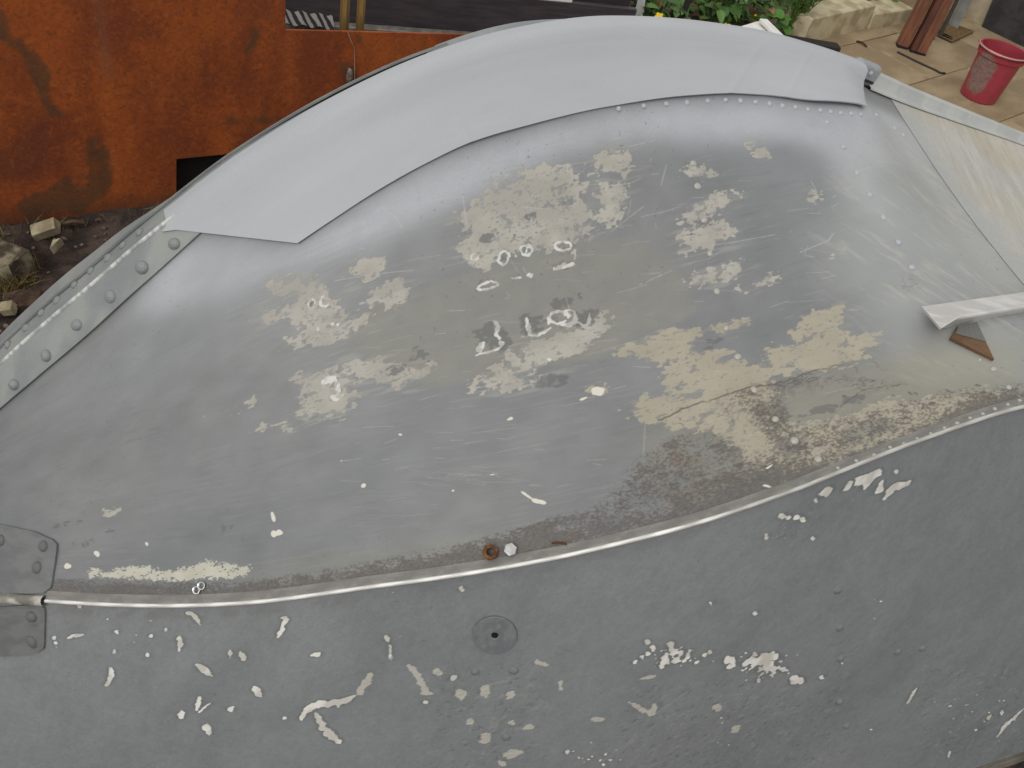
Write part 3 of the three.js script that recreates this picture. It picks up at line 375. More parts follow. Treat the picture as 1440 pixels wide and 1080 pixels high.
{
  const paving = new THREE.Group(); paving.name = 'paving'; paving.userData = { kind: 'structure' }; scene.add(paving);
  const mats = [0, 1, 2].map((k) => { const m = mottled([[136, 116, 89], [142, 123, 95], [131, 112, 85]][k], [[164, 145, 115], [170, 151, 120], [158, 139, 110]][k], 1.3, { bump: .003, n: [N1, N2, N3][k], scale: [5, 9], rough: .92, grain: 16 }); return m; });
  const p0 = V3(1.65, 0, -4.8), A = .78, B = .46, q = new THREE.Quaternion().setFromRotationMatrix(new THREE.Matrix4().makeBasis(pa, V3(0, 1, 0), pb.clone()));
  const bed = new THREE.PlaneGeometry(9, 9); bed.rotateX(-Math.PI / 2); bed.translate(4.9, -.006, -6.2); part('joint_bed', boxUV(bed), mottled([108, 90, 68], [132, 112, 86], .6, { rough: .95 }), paving);
  const geos = [0, 1, 2].map(() => { const g = boxUV(new RoundedBoxGeometry(A - .005, .03, B - .005, 1, .004)); const uv = g.attributes.uv, ox = rnd(), oy = rnd(); for (let i = 0; i < uv.count; i++) uv.setXY(i, uv.getX(i) + ox, uv.getY(i) + oy); return g; });
  for (let i = -3; i <= 4; i++) for (let j = -3; j <= 7; j++) {
    const c = p0.clone().addScaledVector(pa, (i + .28 + (j & 1) * .5) * A).addScaledVector(pb, (j + .5) * B);
    if (c.x < .95 || c.z > -3.0 || c.x > 4.2 || c.z < -8.2 || (c.x - 1.1) * -.755 + (c.z + 5.1) * -.656 > .12) continue;
    c.y = -.0125 + rr(-.0015, .0015); part('paving_slab', geos[(i + j + 9) % 3], mats[Math.floor(rnd() * 3)], paving, c, q);
  }
}
const stoneMat = mottled([160, 146, 116], [196, 184, 152], .5, { bump: .006, scale: [7, 7], rough: .92, grain: 18, n: N3 });
{ // garden edging of pale stone
  const kerb = (x0, y0, x1, y1, h, w, label) => {
    const a = level(x0, y0), b = level(x1, y1), d = b.clone().sub(a), L = d.length(); d.normalize();
    const n = V3(d.z, 0, -d.x); if (n.dot(V3(.7, 0, .7)) > 0) n.negate();
    const g = new RoundedBoxGeometry(L, h, w, 4, .010), p = g.attributes.position; for (let i = 0; i < p.count; i++) { const x = p.getX(i), y = p.getY(i), z = p.getZ(i); p.setXYZ(i, x + (N1(y * 30 + 3, z * 30) - .5) * .006, y + (N2(x * 6, z * 9 + 4, 2) - .5) * .008, z + (N3(x * 6, y * 9, 2) - .5) * .006); }
    single('kerb_stone', boxUV(g), stoneMat, label, 'kerb stone', a.clone().add(b).multiplyScalar(.5).addScaledVector(n, w / 2).add(V3(0, h / 2 - .01, 0)), new THREE.Quaternion().setFromRotationMatrix(new THREE.Matrix4().makeBasis(d, V3(0, 1, 0), d.clone().cross(V3(0, 1, 0)))), 'pale kerb stones edging the planted bed');
  };
  kerb(1128, 62, 1218, 41, .15, .16, 'taller pale kerb stone with a dark stain, next to the feathery weed');
  kerb(1220, 41, 1276, 33, .10, .16, 'lower pale kerb stone running behind the reddish brown beams');
}
{ // rendered wall at the far right
  const b = V3(2.22, 0, -6.2), d = pb.clone(), wallMat = mottled([160, 146, 122], [182, 170, 146], .9, { bump: .004, scale: [9, 9], rough: .95, n: N2 });
  const g = boxUV(new THREE.BoxGeometry(5, 2.6, .18)), q = new THREE.Quaternion().setFromRotationMatrix(new THREE.Matrix4().makeBasis(d, V3(0, 1, 0), d.clone().cross(V3(0, 1, 0))));
  single('rendered_wall', g, wallMat, 'beige rendered wall rising behind the leaning dark panel', 'wall', b.clone().addScaledVector(d, 1.2).addScaledVector(pa, .1).add(V3(0, 1.29, 0)), q);
}

// ------------------------------------------------------------------ the upturned boat
const boat = new THREE.Group(); boat.name = numbered('boat'); tag(boat, 'upturned riveted aluminium boat hull with scraped grey and beige paint', 'boat'); scene.add(boat);
const BASEH = -1.15, boatQ = new THREE.Quaternion().setFromRotationMatrix(new THREE.Matrix4().makeBasis(BU, BW, BV));
boat.quaternion.copy(boatQ); boat.position.copy(toWorld(local(0, BASEH, 0)));
const lift = (g) => g.translate(0, -BASEH, 0); // hull coordinates -> the group's own
const bm = bottomMaps(), sm = sideMaps();
const hullMat = new THREE.MeshStandardMaterial({ map: bm.map, bumpMap: bm.bumpMap, bumpScale: .0011, roughnessMap: bm.roughnessMap, roughness: 1, metalness: 0, side: THREE.DoubleSide });
const sideMat = new THREE.MeshStandardMaterial({ map: sm.map, bumpMap: sm.bumpMap, bumpScale: .0012, roughnessMap: sm.roughnessMap, roughness: 1, side: THREE.DoubleSide });
const greyPaint = mottled([138, 142, 144], [154, 158, 159], .35, { bump: .0006, scale: [10, 10], rough: .5, n: N3 });
const palePaint = mottled([166, 168, 170], [169, 171, 173], .8, { bump: .00012, scale: [9, 9], rough: .55, grain: 7, n: N2 });
const dullAlu = mottled([122, 126, 126], [141, 143, 138], .6, { bump: .0005, scale: [16, 16], rough: .5, metal: .05, grain: 8 });
const brightAlu = mottled([206, 204, 198], [236, 234, 228], .05, { bump: .0003, scale: [3, 14], rough: .35, metal: .1 });
const darkPaint = mottled([114, 117, 118], [120, 122, 123], .2, { bump: .0006, scale: [10, 10], rough: .5 });
const farDrop = (s, v) => .34 * Math.max(0, v - .015) * sst(-.85, -.35, s); // the far half of the bottom falls away more steeply
const hs = (f, s0, s1, ns, nq, arc, off = 0, mirror = false, sFn = null, uvFn = null) => {
  const rows = [], uvs = [];
  for (let j = 0; j <= nq; j++) { const q = j / nq, r = [], u = []; for (let i = 0; i <= ns; i++) { const a = sFn ? sFn(q) : [s0, s1], s = lerp(a[0], a[1], i / ns), p = f(s, q); { const nn = normalAt(f, s, clamp(q, .002, .998)), dent = mirror ? 0 : .0013 * (N1(s * 8 + 3, q * 5, 2) - .5) + .0012 * (N2(s * 21, q * 13 + 2, 2) - .5); p.addScaledVector(nn, off + dent * sst(0, .08, q) * sst(1, .94, q)); } if (mirror) { p.y -= farDrop(s, p.z) * (f === bottomAt ? 1 : 1 - q); p.z *= -1; } r.push(p); u.push(uvFn ? uvFn(s, q) : [arc.at(s) / arc.L, q]); } rows.push(r); uvs.push(u); }
  return lift(gridGeo(rows, uvs, !mirror));
};
part('bottom_panel', hs(bottomAt, SA, .5, 220, 60, bArc, 0, false, (q) => [SA, seamS(q) + .02]), hullMat, boat);
// the aft bottom sheet laps over the forward one
const aftMat = (() => {
  const W = 1024, H = 512, Lx = 1.7, Ly = .65;
  const f = (i, j) => { const x = i / W * Lx, y = j / H * Ly, st = .6 * N1(x * 60 + y * 22, y * 7 - x * 3, 4) + .4 * N2(x * 260 + y * 90, y * 30 - x * 9, 4), bl = N2(x * 6, y * 5, 3); return [x, y, st, bl]; };
  const map = dtex(W, H, (i, j) => {
    const [x, y, st, bl] = f(i, j); let c = mix3([164, 162, 154], [176, 173, 165], sst(.3, .7, bl)); c = mix3(c, [170, 160, 138], sst(.45, .75, N3(x * 5 + 3, y * 6, 3)) * .6); c = mix3(c, [190, 187, 181], sst(.42, .75, st) * .5);
    c = mix3(c, [112, 112, 108], sst(.62, .74, N4(x * 190 + y * 70, y * 22 - x * 8, 4)) * .15); c = mix3(c, [140, 143, 140], sst(.45, .9, y / Ly) * .75); c = mix3([160, 161, 157], c, sst(.0, .09, x + .05 * (N3(y * 40, x * 30, 3) - .5))); const g = (N2(i, j) - .5) * 12; return [c[0] + g, c[1] + g, c[2] + g];
  });
  const bump = dtex(W, H, (i, j) => { const [, , st] = f(i, j); const a = 110 + st * 60 + N2(i, j) * 30; return [a, a, a]; }, false);
  return new THREE.MeshStandardMaterial({ map, bumpMap: bump, bumpScale: .001, roughness: .62, side: THREE.DoubleSide });
})();
part('bottom_panel', hs(bottomAt, .3, SB, 120, 40, null, .0007, false, (q) => [seamS(q), SB], (s, q) => [(s - seamS(q)) / 1.7, q]), aftMat, boat);
part('bottom_panel', hs(bottomAt, SA, SB, 140, 30, bArc, 0, true, null, (s, q) => [s, q * .65]), greyPaint, boat);
part('side_panel', hs(sideAt, SA, SB, 240, 40, sArc), sideMat, boat);
part('side_panel', hs(sideAt, SA, SB, 140, 16, sArc, 0, true, null, (s, q) => [s, q * .55]), greyPaint, boat);
{ // transom closing the stern, and the gunwale rails
  const ring = []; for (let q = 0; q <= 1.001; q += .1) ring.push(bottomAt(SB, q)); for (let q = .1; q <= 1.001; q += .1) ring.push(sideAt(SB, q));
  const far = ring.slice().reverse().map((p) => V3(p.x, p.y, -p.z)), rows = [ring, ring.map((p, i) => V3(p.x, p.y - farDrop(SB, Math.min(p.z, .62)) * (i <= 10 ? 1 : (20 - i) / 10), -p.z))]; part('transom', lift(gridGeo(rows)), greyPaint, boat); void far;
  const sr = []; for (let q = 0; q <= 1.001; q += .1) sr.push(bottomAt(SA, q)); for (let q = .1; q <= 1.001; q += .1) sr.push(sideAt(SA, q));
  const mid = sr.map((p) => V3(p.x - .02 - .04 * clamp((p.y + 1.5) / .5), p.y, 0)); part('stem_plate', lift(gridGeo([sr.map((p) => p.clone().add(V3(.002, 0, -.001))), mid, sr.map((p) => V3(p.x + .002, p.y, -p.z + .001))])), greyPaint, boat);
  const gunM = mottled([84, 76, 66], [128, 122, 112], .1, { bump: .002, scale: [8, 8], rough: .8 });
  for (const sgn of [1, -1]) { const pts = []; for (let i = 0; i <= 60; i++) { const p = sideAt(lerp(SA, SB, i / 60), 1); p.z *= sgn; pts.push(p); } part('gunwale', lift(new THREE.TubeGeometry(new THREE.CatmullRomCurve3(pts), 200, .010, 10)), gunM, boat); }
}
{ // keel: riveted cap strip round the bow, flanges on either side, bar along the straight run aft
  const cap = [], cuv = [], capDrop = (s) => lerp(.007, .004, sst(-.84, -.74, s)), capF = curve([-1.1, .056], [-.97, .053], [-.9, .057], [-.86, .052], [-.835, .045], [-.81, .036], [-.76, .024], [-.6, .016], [-.525, .016], [-.51, .03], [-.42, .034], [-.34, .02], [-.27, .004], [.16, .002]);
  for (let j = 0; j <= 4; j++) { const r = [], u = []; for (let i = 0; i <= 160; i++) { const s = lerp(-1.1, .16, i / 160), v = lerp(-capF(s), .021, j / 4); r.push(local(s, keelH(s) - capDrop(s) - (j === 0 ? .0012 : 0), v)); u.push([s * 1.4, v]); } cap.push(r); cuv.push(u); }
  const capMesh = part('keel_cap', lift(shellGeo(cap, .003, cuv, true)), dullAlu, boat);
  const e0 = find(bottomAt, 0, 577), e1 = find(bottomAt, 268, 342), qe = (s) => lerp(e0.q, e1.q, (s - e0.s) / (e1.s - e0.s));
  const flange = (sg, s1) => { const rows = [], uvs = []; for (let j = 0; j <= 6; j++) { const r = [], u = []; for (let i = 0; i <= 60; i++) { const s = lerp(-1.1, s1, i / 60), q = clamp(qe(s), .04, .3) * Math.max(0, (j - 1.5) / 4.5); let p = j === 0 ? local(s, keelH(s) + .0006, .0203) : j === 1 ? local(s, keelH(s) - .0002, .0238) : bottomAt(s, q).addScaledVector(normalAt(bottomAt, s, Math.max(q, .01)), .0045); if (sg < 0) p.y -= farDrop(s, p.z); p.z *= sg; r.push(p); u.push([s * 1.4, j * .01]); } rows.push(r); uvs.push(u); } return part('keel_flange', lift(shellGeo(rows, .003, uvs, sg > 0)), dullAlu, boat); };
  const fl = flange(1, -.74); flange(-1, -.5);
  { const pts = []; for (let i = 0; i <= 40; i++) { const s = lerp(-1.1, -.79, i / 40); pts.push(local(s, keelH(s) - .0012 + (N1(s * 30, 2, 2) - .5) * .001, .0210)); } const g = new THREE.TubeGeometry(new THREE.CatmullRomCurve3(pts), 80, .0036, 8), uv = g.attributes.uv; for (let i = 0; i < uv.count; i++) uv.setXY(i, uv.getX(i) * .5, uv.getY(i) * .02); part('ridge', lift(g), mottled([148, 151, 149], [206, 206, 200], .1, { bump: .0006, scale: [14, 3], rough: .45 }), fl); }
  const riv = rivetGeo(.0088), put = (x, y, f, parent, off, mat, g = riv) => { const h = find(f, x, y, off); part('rivet', g, mat, parent, h.p.clone().setY(h.p.y - BASEH), new THREE.Quaternion().setFromUnitVectors(V3(0, 1, 0), h.n.add(V3(rr(-.12, .12), rr(-.12, .12), rr(-.12, .12))).normalize())).scale.set(rr(.88, 1.12), rr(.75, 1.15), rr(.88, 1.12)); };
  for (const [x, y] of [[20, 541], [65, 500], [108, 457], [155, 417], [200, 376], [245, 343], [-25, 585]]) put(x, y, bottomAt, fl, .0045, dullAlu);
  const capAt = (s, q) => local(s, keelH(s) - capDrop(s), lerp(-capF(s), .021, q)), rv2 = rivetGeo(.0066);
  for (const [x, y] of [[12, 485], [37, 461], [59, 440], [80, 422], [105, 401], [128, 381], [152, 363], [173, 345], [197, 327], [-14, 510]]) put(x, y, capAt, capMesh, 0, dullAlu, rv2);
  // aft keel bar
  const b = []; for (const [v, dh] of [[.024, -.0245], [.024, -.022], [.012, -.0185], [.0095, -.003], [.006, 0], [-.006, 0], [-.01, -.003], [-.012, -.02], [-.024, -.0245]]) { const r = []; for (let i = 0; i <= 80; i++) { const s = lerp(.205, SB, i / 80), k = keelDrop(s) / .026; r.push(local(s, keelH(s) + dh * k, v)); } b.push(r); }
  part('keel_bar', lift(gridGeo(b, b.map((r, j) => r.map((p) => [p.x, j * .008])), true)), mottled([166, 168, 164], [178, 179, 174], .3, { bump: .0005, scale: [10, 6], rough: .5 }), boat);
  const k0 = .19, kb = new RoundedBoxGeometry(.056, .036, .022, 4, .0085); kb.translate(k0, keelH(k0) - .008, .004); const br = part('keel_bracket', lift(kb), greyPaint, boat);
  const slot = new THREE.BoxGeometry(.03, .004, .003); slot.translate(k0 + .006, keelH(k0) - .016, .0155); part('slot', lift(slot), M(0x2a2826, .9), br);
  const bolt = rivetGeo(.0045); part('bolt_head', bolt, palePaint, br, local(k0 + .004, keelH(k0) - .004 - BASEH, .0148), new THREE.Quaternion().setFromUnitVectors(V3(0, 1, 0), V3(0, 0, 1)));
  // frames and seams riveted through the bottom
  const rs = rivetGeo(.0043), bare = M(0xa9a69c, .45, .2), over = M(0xa9acb0, .5);
  for (const [x, y] of [[975, 230], [981, 262], [990, 310], [998, 357], [1008, 410], [1021, 462], [1037, 502], [1060, 548], [1090, 590], [1117, 620], [1150, 646]]) put(x, y, bottomAt, boat, -.0005, bare, rivetGeo(.0050));
  for (const [x, y] of [[870, 153], [905, 149], [937, 146], [966, 144], [995, 142], [1020, 141], [1041, 142], [1062, 144], [1082, 146], [1100, 149], [1118, 151], [1136, 154], [1153, 155], [1168, 157], [1182, 159], [1196, 160], [1210, 161], [1232, 162]]) put(x, y, bottomAt, boat, 0, over, rs);
  for (const [x, y] of [[1163, 172], [1186, 207], [1205, 243], [1223, 274], [1242, 306], [1263, 341], [1282, 376], [1258, 180], [1270, 190]]) put(x, y, bottomAt, boat, 0, over, rs);
  for (const [x, y] of [[1380, 494], [1397, 519], [1418, 545]]) put(x, y, bottomAt, boat, 0, bare, rs);
  for (const [x, y] of [[668, 944], [722, 942], [712, 1036], [1177, 830], [1181, 882], [1182, 926], [1180, 986], [1296, 911], [1262, 916], [1190, 1020]]) put(x, y, sideAt, boat, -.001, darkPaint, rivetGeo(.0062));
  // chine: flat flange, bright bead, riveted further aft
  const chn = (s) => { const c = bottomAt(s, 1), n = normalAt(bottomAt, s, .985), o = c.clone().sub(bottomAt(s, .975)).normalize(); return { c, n, o }; };
  const sweep = (pts, s0, s1, ns) => { const rows = pts.map(() => []), uvs = pts.map(() => []); for (let i = 0; i <= ns; i++) { const s = lerp(s0, s1, i / ns), { c, n, o } = chn(s); pts.forEach(([a, d], j) => { rows[j].push(c.clone().addScaledVector(o, a).addScaledVector(n, d + (N3(s * 18, j * .2, 2) - .5) * .0005)); uvs[j].push([s, a]); }); } return lift(gridGeo(rows, uvs, true)); };
  const s0 = find(bottomAt, 66, 838).s, sMid = -.16;
  const cf = part('chine_flange', sweep([[-.0105, .0002], [-.010, .0013], [-.003, .0016], [.0015, .0026], [.0035, .001], [.0035, -.004]], s0, SB, 320), mottled([112, 110, 105], [134, 131, 124], .08, { bump: .0006, scale: [6, 12], rough: .6, grain: 20 }), boat);
  const bead = (a, b, r, mat, name, fade) => { const pts = []; for (let i = 0; i <= 120; i++) { const s = lerp(a, b, i / 120), { c, n, o } = chn(s); pts.push(c.addScaledVector(o, .0032).addScaledVector(n, .0016 + (N2(s * 14, 1, 2) - .5) * .0006)); } const g = new THREE.TubeGeometry(new THREE.CatmullRomCurve3(pts), 400, r, 10), uv = g.attributes.uv, cl = new Float32Array(uv.count * 3); for (let i = 0; i < uv.count; i++) { const s = lerp(a, b, uv.getX(i)), k = fade ? lerp(1, .6, sst(-.17, -.06, s + .05 * (N1(s * 60, 3) - .5))) : 1, wr = fade ? .82 + .3 * N3(s * 90, uv.getY(i) * 3, 3) : 1; cl[i * 3] = k * wr; cl[i * 3 + 1] = k * wr * .99; cl[i * 3 + 2] = k * wr * lerp(.93, 1, k); uv.setXY(i, uv.getX(i) * (b - a), uv.getY(i) * .03); } if (fade) g.setAttribute('color', new THREE.BufferAttribute(cl, 3)); part(name, lift(g), mat, boat); };
  brightAlu.vertexColors = true; bead(s0, SB, .0027, brightAlu, 'chine_bead', true);
  bead(-1.08, s0 - .001, .0072, mottled([122, 119, 110], [190, 186, 174], .05, { bump: .002, scale: [4, 5], rough: .55 }), 'chine_cover');
  const rw = rivetGeo(.0024); for (const [x, y] of [[1178, 658], [1204, 648], [1229, 640], [1251, 632], [1271, 624], [1290, 617], [1309, 610], [1328, 602], [1346, 595], [1364, 588], [1382, 582], [1399, 575], [1417, 569], [1434, 563]]) put(x, y, bottomAt, cf, .002, M(0xaaa598, .5), rw);
  // riveted bow plate wrapped over the chine
  const flap = (f, c, name) => { const k = c.map(([x, y]) => find(f, x, y)), rows = []; for (let j = 0; j <= 10; j++) { const r = []; for (let i = 0; i <= 16; i++) { const u = i / 16, v = j / 10, rad = .007 * Math.pow(clamp((Math.abs(v - .5) - .36) / .14), 2) * sst(.7, 1, u), s = lerp(lerp(k[0].s, k[1].s, u), lerp(k[3].s, k[2].s, u), v) - rad, q = lerp(lerp(k[0].q, k[1].q, u), lerp(k[3].q, k[2].q, u), v); r.push(f(s, q).addScaledVector(normalAt(f, s, clamp(q, .002, .998)), .0032)); } rows.push(r); } return part(name, lift(shellGeo(rows, .003, rows.map((r, j) => r.map((p) => [p.x, j * .01])), true)), greyPaint2, boat); };
  const greyPaint2 = mottled([101, 103, 102], [113, 114, 113], .2, { bump: .0008, scale: [14, 14], rough: .48 });
  const up = flap(bottomAt, [[-40, 732], [84, 757], [73, 834], [-40, 830]], 'bow_plate'), lo = flap(sideAt, [[-40, 850], [66, 848], [64, 918], [-40, 919]], 'bow_plate');
  for (const [x, y] of [[1, 760], [61, 768], [52, 798]]) put(x, y, bottomAt, up, .0032, greyPaint2, rivetGeo(.008));
  for (const [x, y] of [[45, 867], [45, 903]]) put(x, y, sideAt, lo, .0032, greyPaint2, rivetGeo(.0085));
  // round drain plate on the side
  const dp = find(sideAt, 696, 892), q = new THREE.Quaternion().setFromUnitVectors(V3(0, 0, 1), dp.n), dsc = new THREE.ExtrudeGeometry((() => { const s = new THREE.Shape(); s.absarc(0, 0, .026, 0, Math.PI * 2); const h = new THREE.Path(); h.absarc(0, 0, .0055, 0, Math.PI * 2); s.holes.push(h); return s; })(), { depth: .0022, bevelSize: .0012, bevelThickness: .0012, bevelSegments: 2, curveSegments: 40 });
  const D = part('drain_plate', dsc, mottled([102, 106, 107], [116, 119, 119], .08, { bump: .0012, scale: [12, 12], rough: .5 }), boat, dp.p.clone().setY(dp.p.y - BASEH).addScaledVector(dp.n, -.0004), q);
  const plug = new THREE.CylinderGeometry(.0056, .0056, .001, 16); plug.rotateX(Math.PI / 2); plug.translate(0, 0, .0016); part('drain_hole', plug, M(0x0b0b0b, 1), D);
}
function rivetGeo(r) { const p = []; for (let i = 0; i <= 4; i++) { const a = i / 4 * Math.PI / 2; p.push(new THREE.Vector2(r * Math.cos(a), r * .68 * Math.sin(a))); } p[4].x = 0; p.unshift(new THREE.Vector2(r * 1.02, -.003)); return new THREE.LatheGeometry(p, 14); }
{ // the newly fitted pale sheet bent over the forefoot of the keel
  const lowPx = [[418, 342], [470, 307], [530, 268], [600, 229], [660, 201], [750, 174], [850, 150], [950, 136], [1020, 131], [1075, 133], [1150, 143], [1217, 151]];
  const low = lowPx.map(([x, y]) => find(bottomAt, x, y, .005)), n = 260, sL = -.803, sR = .168, rows = [], uvs = [];
  const px = lowPx.map((p) => p[0]), lowS = curve(...low.map((h, i) => [px[i], h.s])), lowQ = curve(...low.map((h, i) => [px[i], h.q]));
  const q0f = () => .018; const leftFix = []; for (let j = 0; j <= 22; j++) { const k = Math.max(0, (j - 4) / 18), c = k * .96 + .04 * k * k, h = find(bottomAt, lerp(238, 418, c), lerp(322, 342, c), lerp(.0072, .005, sst(0, .3, c))); leftFix.push(j < 5 ? [0, 0] : [h.s - lerp(sL + .0015, lowS(418), c), h.q - lerp(q0f(sL), lowQ(418), c)]); }
  for (let j = 0; j <= 22; j++) {
    const r = [], u = [];
    for (let i = 0; i <= n; i++) {
      const t = i / n, X = lerp(418, 1217, t), s1 = lowS(X), q1 = lowQ(X), s0 = lerp(sL, sR, t);
      let p; const e = keelH(s0);
      if (j === 0) p = local(s0, e + .0050, -.003); else if (j === 1) p = local(s0, e + .0064, .009); else if (j === 2) p = local(s0 + .0005, e + .0060, .019); else if (j === 3) p = local(s0 + .001, e + .0016, .0285);
      else { const c = ((j - 4) / 18) * .96 + .04 * ((j - 4) / 18) ** 2, lf = Math.exp(-t * 9), s = lerp(s0 + .0015, s1, c) + leftFix[j][0] * lf, q = Math.max(.012, lerp(q0f(s0), q1, c) + leftFix[j][1] * lf), gap = lerp(.0072, .005, sst(0, .3, c)) + .003 * sst(.7, 1, c) * sst(-.3, .15, s) + .0012 * (N1(s * 7, c * 2, 2) - .5) + .0016 * Math.sin(s * 24) * c * c * sst(-.8, -.2, s) + .0016 * Math.exp(-(((t - .305 + .03 * (1 - c)) / .006) ** 2)) * sst(.3, 1, c) + .0006 * Math.exp(-(((t - .762) / .006) ** 2)) + .0006 * Math.exp(-(((t - .86) / .006) ** 2)); p = bottomAt(s, q).addScaledVector(normalAt(bottomAt, s, q), gap); }
      r.push(p); u.push([p.x, j * .02]);
    }
    rows.push(r); uvs.push(u);
  }
  const pm = part('bow_sheet', lift(shellGeo(rows, .0022, uvs, true)), palePaint, boat); pm.userData.label = 'new pale grey sheet bent over the keel';
  const pop = rivetGeo(.0019); for (const [x, y] of [[272, 278], [312, 252], [344, 226], [390, 199], [535, 117], [463, 155]]) { const h = find(bottomAt, x, y, .007); part('rivet', pop, M(0x6b6b6b, .6), pm, h.p.clone().setY(h.p.y - BASEH), new THREE.Quaternion().setFromUnitVectors(V3(0, 1, 0), h.n)); }
}

// ------------------------------------------------------------------ things lying on the hull
const onHull = (x, y, off) => { const h = find(bottomAt, x, y, off); return { p: toWorld(h.p), n: dirWorld(h.n).normalize() }; };
const quatN = (n, spin = 0) => new THREE.Quaternion().setFromUnitVectors(V3(0, 1, 0), n).multiply(new THREE.Quaternion().setFromAxisAngle(V3(0, 1, 0), spin));
const rustMat = mottled([84, 54, 30], [128, 84, 46], .03, { bump: .0012, scale: [6, 6], rough: .95, grain: 30, res: 256 });
{
  const hex = (r, h, hole) => { const s = new THREE.Shape(); for (let i = 0; i <= 6; i++) { const a = i * Math.PI / 3, x = r * Math.cos(a), y = r * Math.sin(a); i ? s.lineTo(x, y) : s.moveTo(x, y); } if (hole) { const p = new THREE.Path(); p.absarc(0, 0, hole, 0, Math.PI * 2); s.holes.push(p); } const g = new THREE.ExtrudeGeometry(s, { depth: h, bevelSize: r * .09, bevelThickness: r * .12, bevelSegments: 2, bevelOffset: -r * .09, curveSegments: 20 }); g.rotateX(-Math.PI / 2); return g; };
  const a = onHull(690, 777, .0026); single('nut', boxUV(hex(.0098, .007, .0044)), rustMat, 'rusty hexagonal nut lying in the dirt along the chine', 'nut', a.p, quatN(a.n.clone().addScaledVector(EYE.clone().sub(a.p).normalize(), .9).normalize(), .4));
  const b = onHull(718, 773, .004), alu = mottled([168, 168, 166], [206, 206, 204], .02, { bump: .0006, scale: [4, 4], rough: .4, metal: .1, res: 256 });
  const t = thing('bolt', 'small white hexagonal bolt lying right of the rusty nut', 'bolt', b.p); t.quaternion.copy(quatN(b.n.clone().addScaledVector(EYE.clone().sub(b.p).normalize(), 1.4).normalize(), .5));
  part('bolt_head', boxUV(hex(.0080, .0035, 0)), alu, t); const sh = new THREE.CylinderGeometry(.0036, .0036, .006, 12); sh.translate(0, -.004, 0); part('shank', sh, alu, t);
  const ringM = M(0xdedede, .18, .9);
  for (const [x, y, l] of [[284, 824, 'small shiny metal ring in the dirt, right one of a touching pair'], [277, 830, 'small shiny metal ring by the chine, left one of a touching pair']]) { const h = onHull(x, y, .002); const tp = new THREE.LatheGeometry([[.0030, -.0015], [.0046, -.001], [.0055, .0018], [.0046, .0028], [.0032, .0012], [.0030, -.0015]].map((v) => new THREE.Vector2(...v)), 24); single('metal_ring', tp, ringM, l, 'ring', h.p, quatN(h.n, 0), 'pair of shiny rings on the chine'); }
  const f0 = onHull(776, 764, .0025), f1 = onHull(786, 763, .003), f2 = onHull(797, 765, .0025); single('rust_sliver', new THREE.TubeGeometry(new THREE.CatmullRomCurve3([f0.p, f1.p, f2.p]), 12, .0013, 6), rustMat, 'thin curved sliver of rust lying right of the white bolt', 'rust flake');
}
{ // aluminium angle bar with a mitred end, propped on a rusty triangular offcut
  const alu = mottled([186, 184, 180], [206, 204, 200], .14, { bump: .0002, scale: [4, 14], rough: .4, metal: .08 }), rim = M(0xe6e2dc, .3, .4);
  const P = (x, y, o) => onHull(x, y, o).p;
  const A = P(1297, 431, .024), B = P(1560, 394, .024), C = P(1560, 414, .026), D = P(1346, 447, .026), n0 = B.clone().sub(A).cross(D.clone().sub(A)).normalize(), E = onPlane(1323, 461, A, n0);
  const D2 = P(1326, 461.5, .0035), C2 = P(1560, 427, .0035);
  const n = B.clone().sub(A).cross(D.clone().sub(A)).normalize(); if (n.y < 0) n.negate();
  const t = thing('angle_bar', 'silver angle bar with a mitred end lying on the hull', 'metal bar', A.clone());
  const rel = (g) => g.translate(-A.x, -A.y, -A.z);
  part('top_flange', boxUV(rel(plateGeo([A, B, C, D, E], n, .0028, .0004))), alu, t);
  const n2 = C.clone().sub(D).cross(D2.clone().sub(D)).normalize(); if (n2.dot(EYE.clone().sub(D)) < 0) n2.negate();
  part('front_flange', boxUV(rel(plateGeo([D, C, C2, D2], n2, .0028, .0004))), alu, t);
  const edge = (a, b, r) => { const g = new THREE.CylinderGeometry(r, r, a.distanceTo(b), 6); g.applyQuaternion(new THREE.Quaternion().setFromUnitVectors(V3(0, 1, 0), b.clone().sub(a).normalize())); const c = a.clone().add(b).multiplyScalar(.5); g.translate(c.x, c.y, c.z); return rel(g); };
  part('cut_edge', mergeGeometries([edge(E, D, .0009), edge(A, E, .0005)]), rim, t);
  const tri = [P(1337, 475, .006), P(1399, 504, .006), P(1374, 452, .006), P(1347, 458, .006)], tn = onHull(1365, 480, 0).n;
  const tm = (() => { const W = 256; return new THREE.MeshStandardMaterial({ map: dtex(W, W, (i, j) => { const x = i / W, y = j / W, a = N1(x * 9, y * 9, 4), g = (N2(i, j) - .5) * 18; const c = mix3([84, 64, 46], [120, 88, 60], a); return [c[0] + g, c[1] + g, c[2] + g]; }), roughness: .8, metalness: .1, side: THREE.DoubleSide }); })();
  const tr = thing('steel_offcut', 'triangular rusty brown steel offcut under the angle bar', 'steel offcut', tri[0].clone()); const g = plateGeo(tri, tn, .0035, .0004); g.translate(-tri[0].x, -tri[0].y, -tri[0].z); part('plate', boxUV(g, 12), tm, tr);
  const sc = plateGeo([P(1344, 469, .0066), P(1387, 480, .0066), P(1374, 452, .0066), P(1348, 458, .0066)], tn, .0004); sc.translate(-tri[0].x, -tri[0].y, -tri[0].z); part('bare_patch', boxUV(sc, 8), mottled([112, 112, 108], [134, 132, 126], .05, { rough: .6, metal: .2, res: 256 }), tr);
}

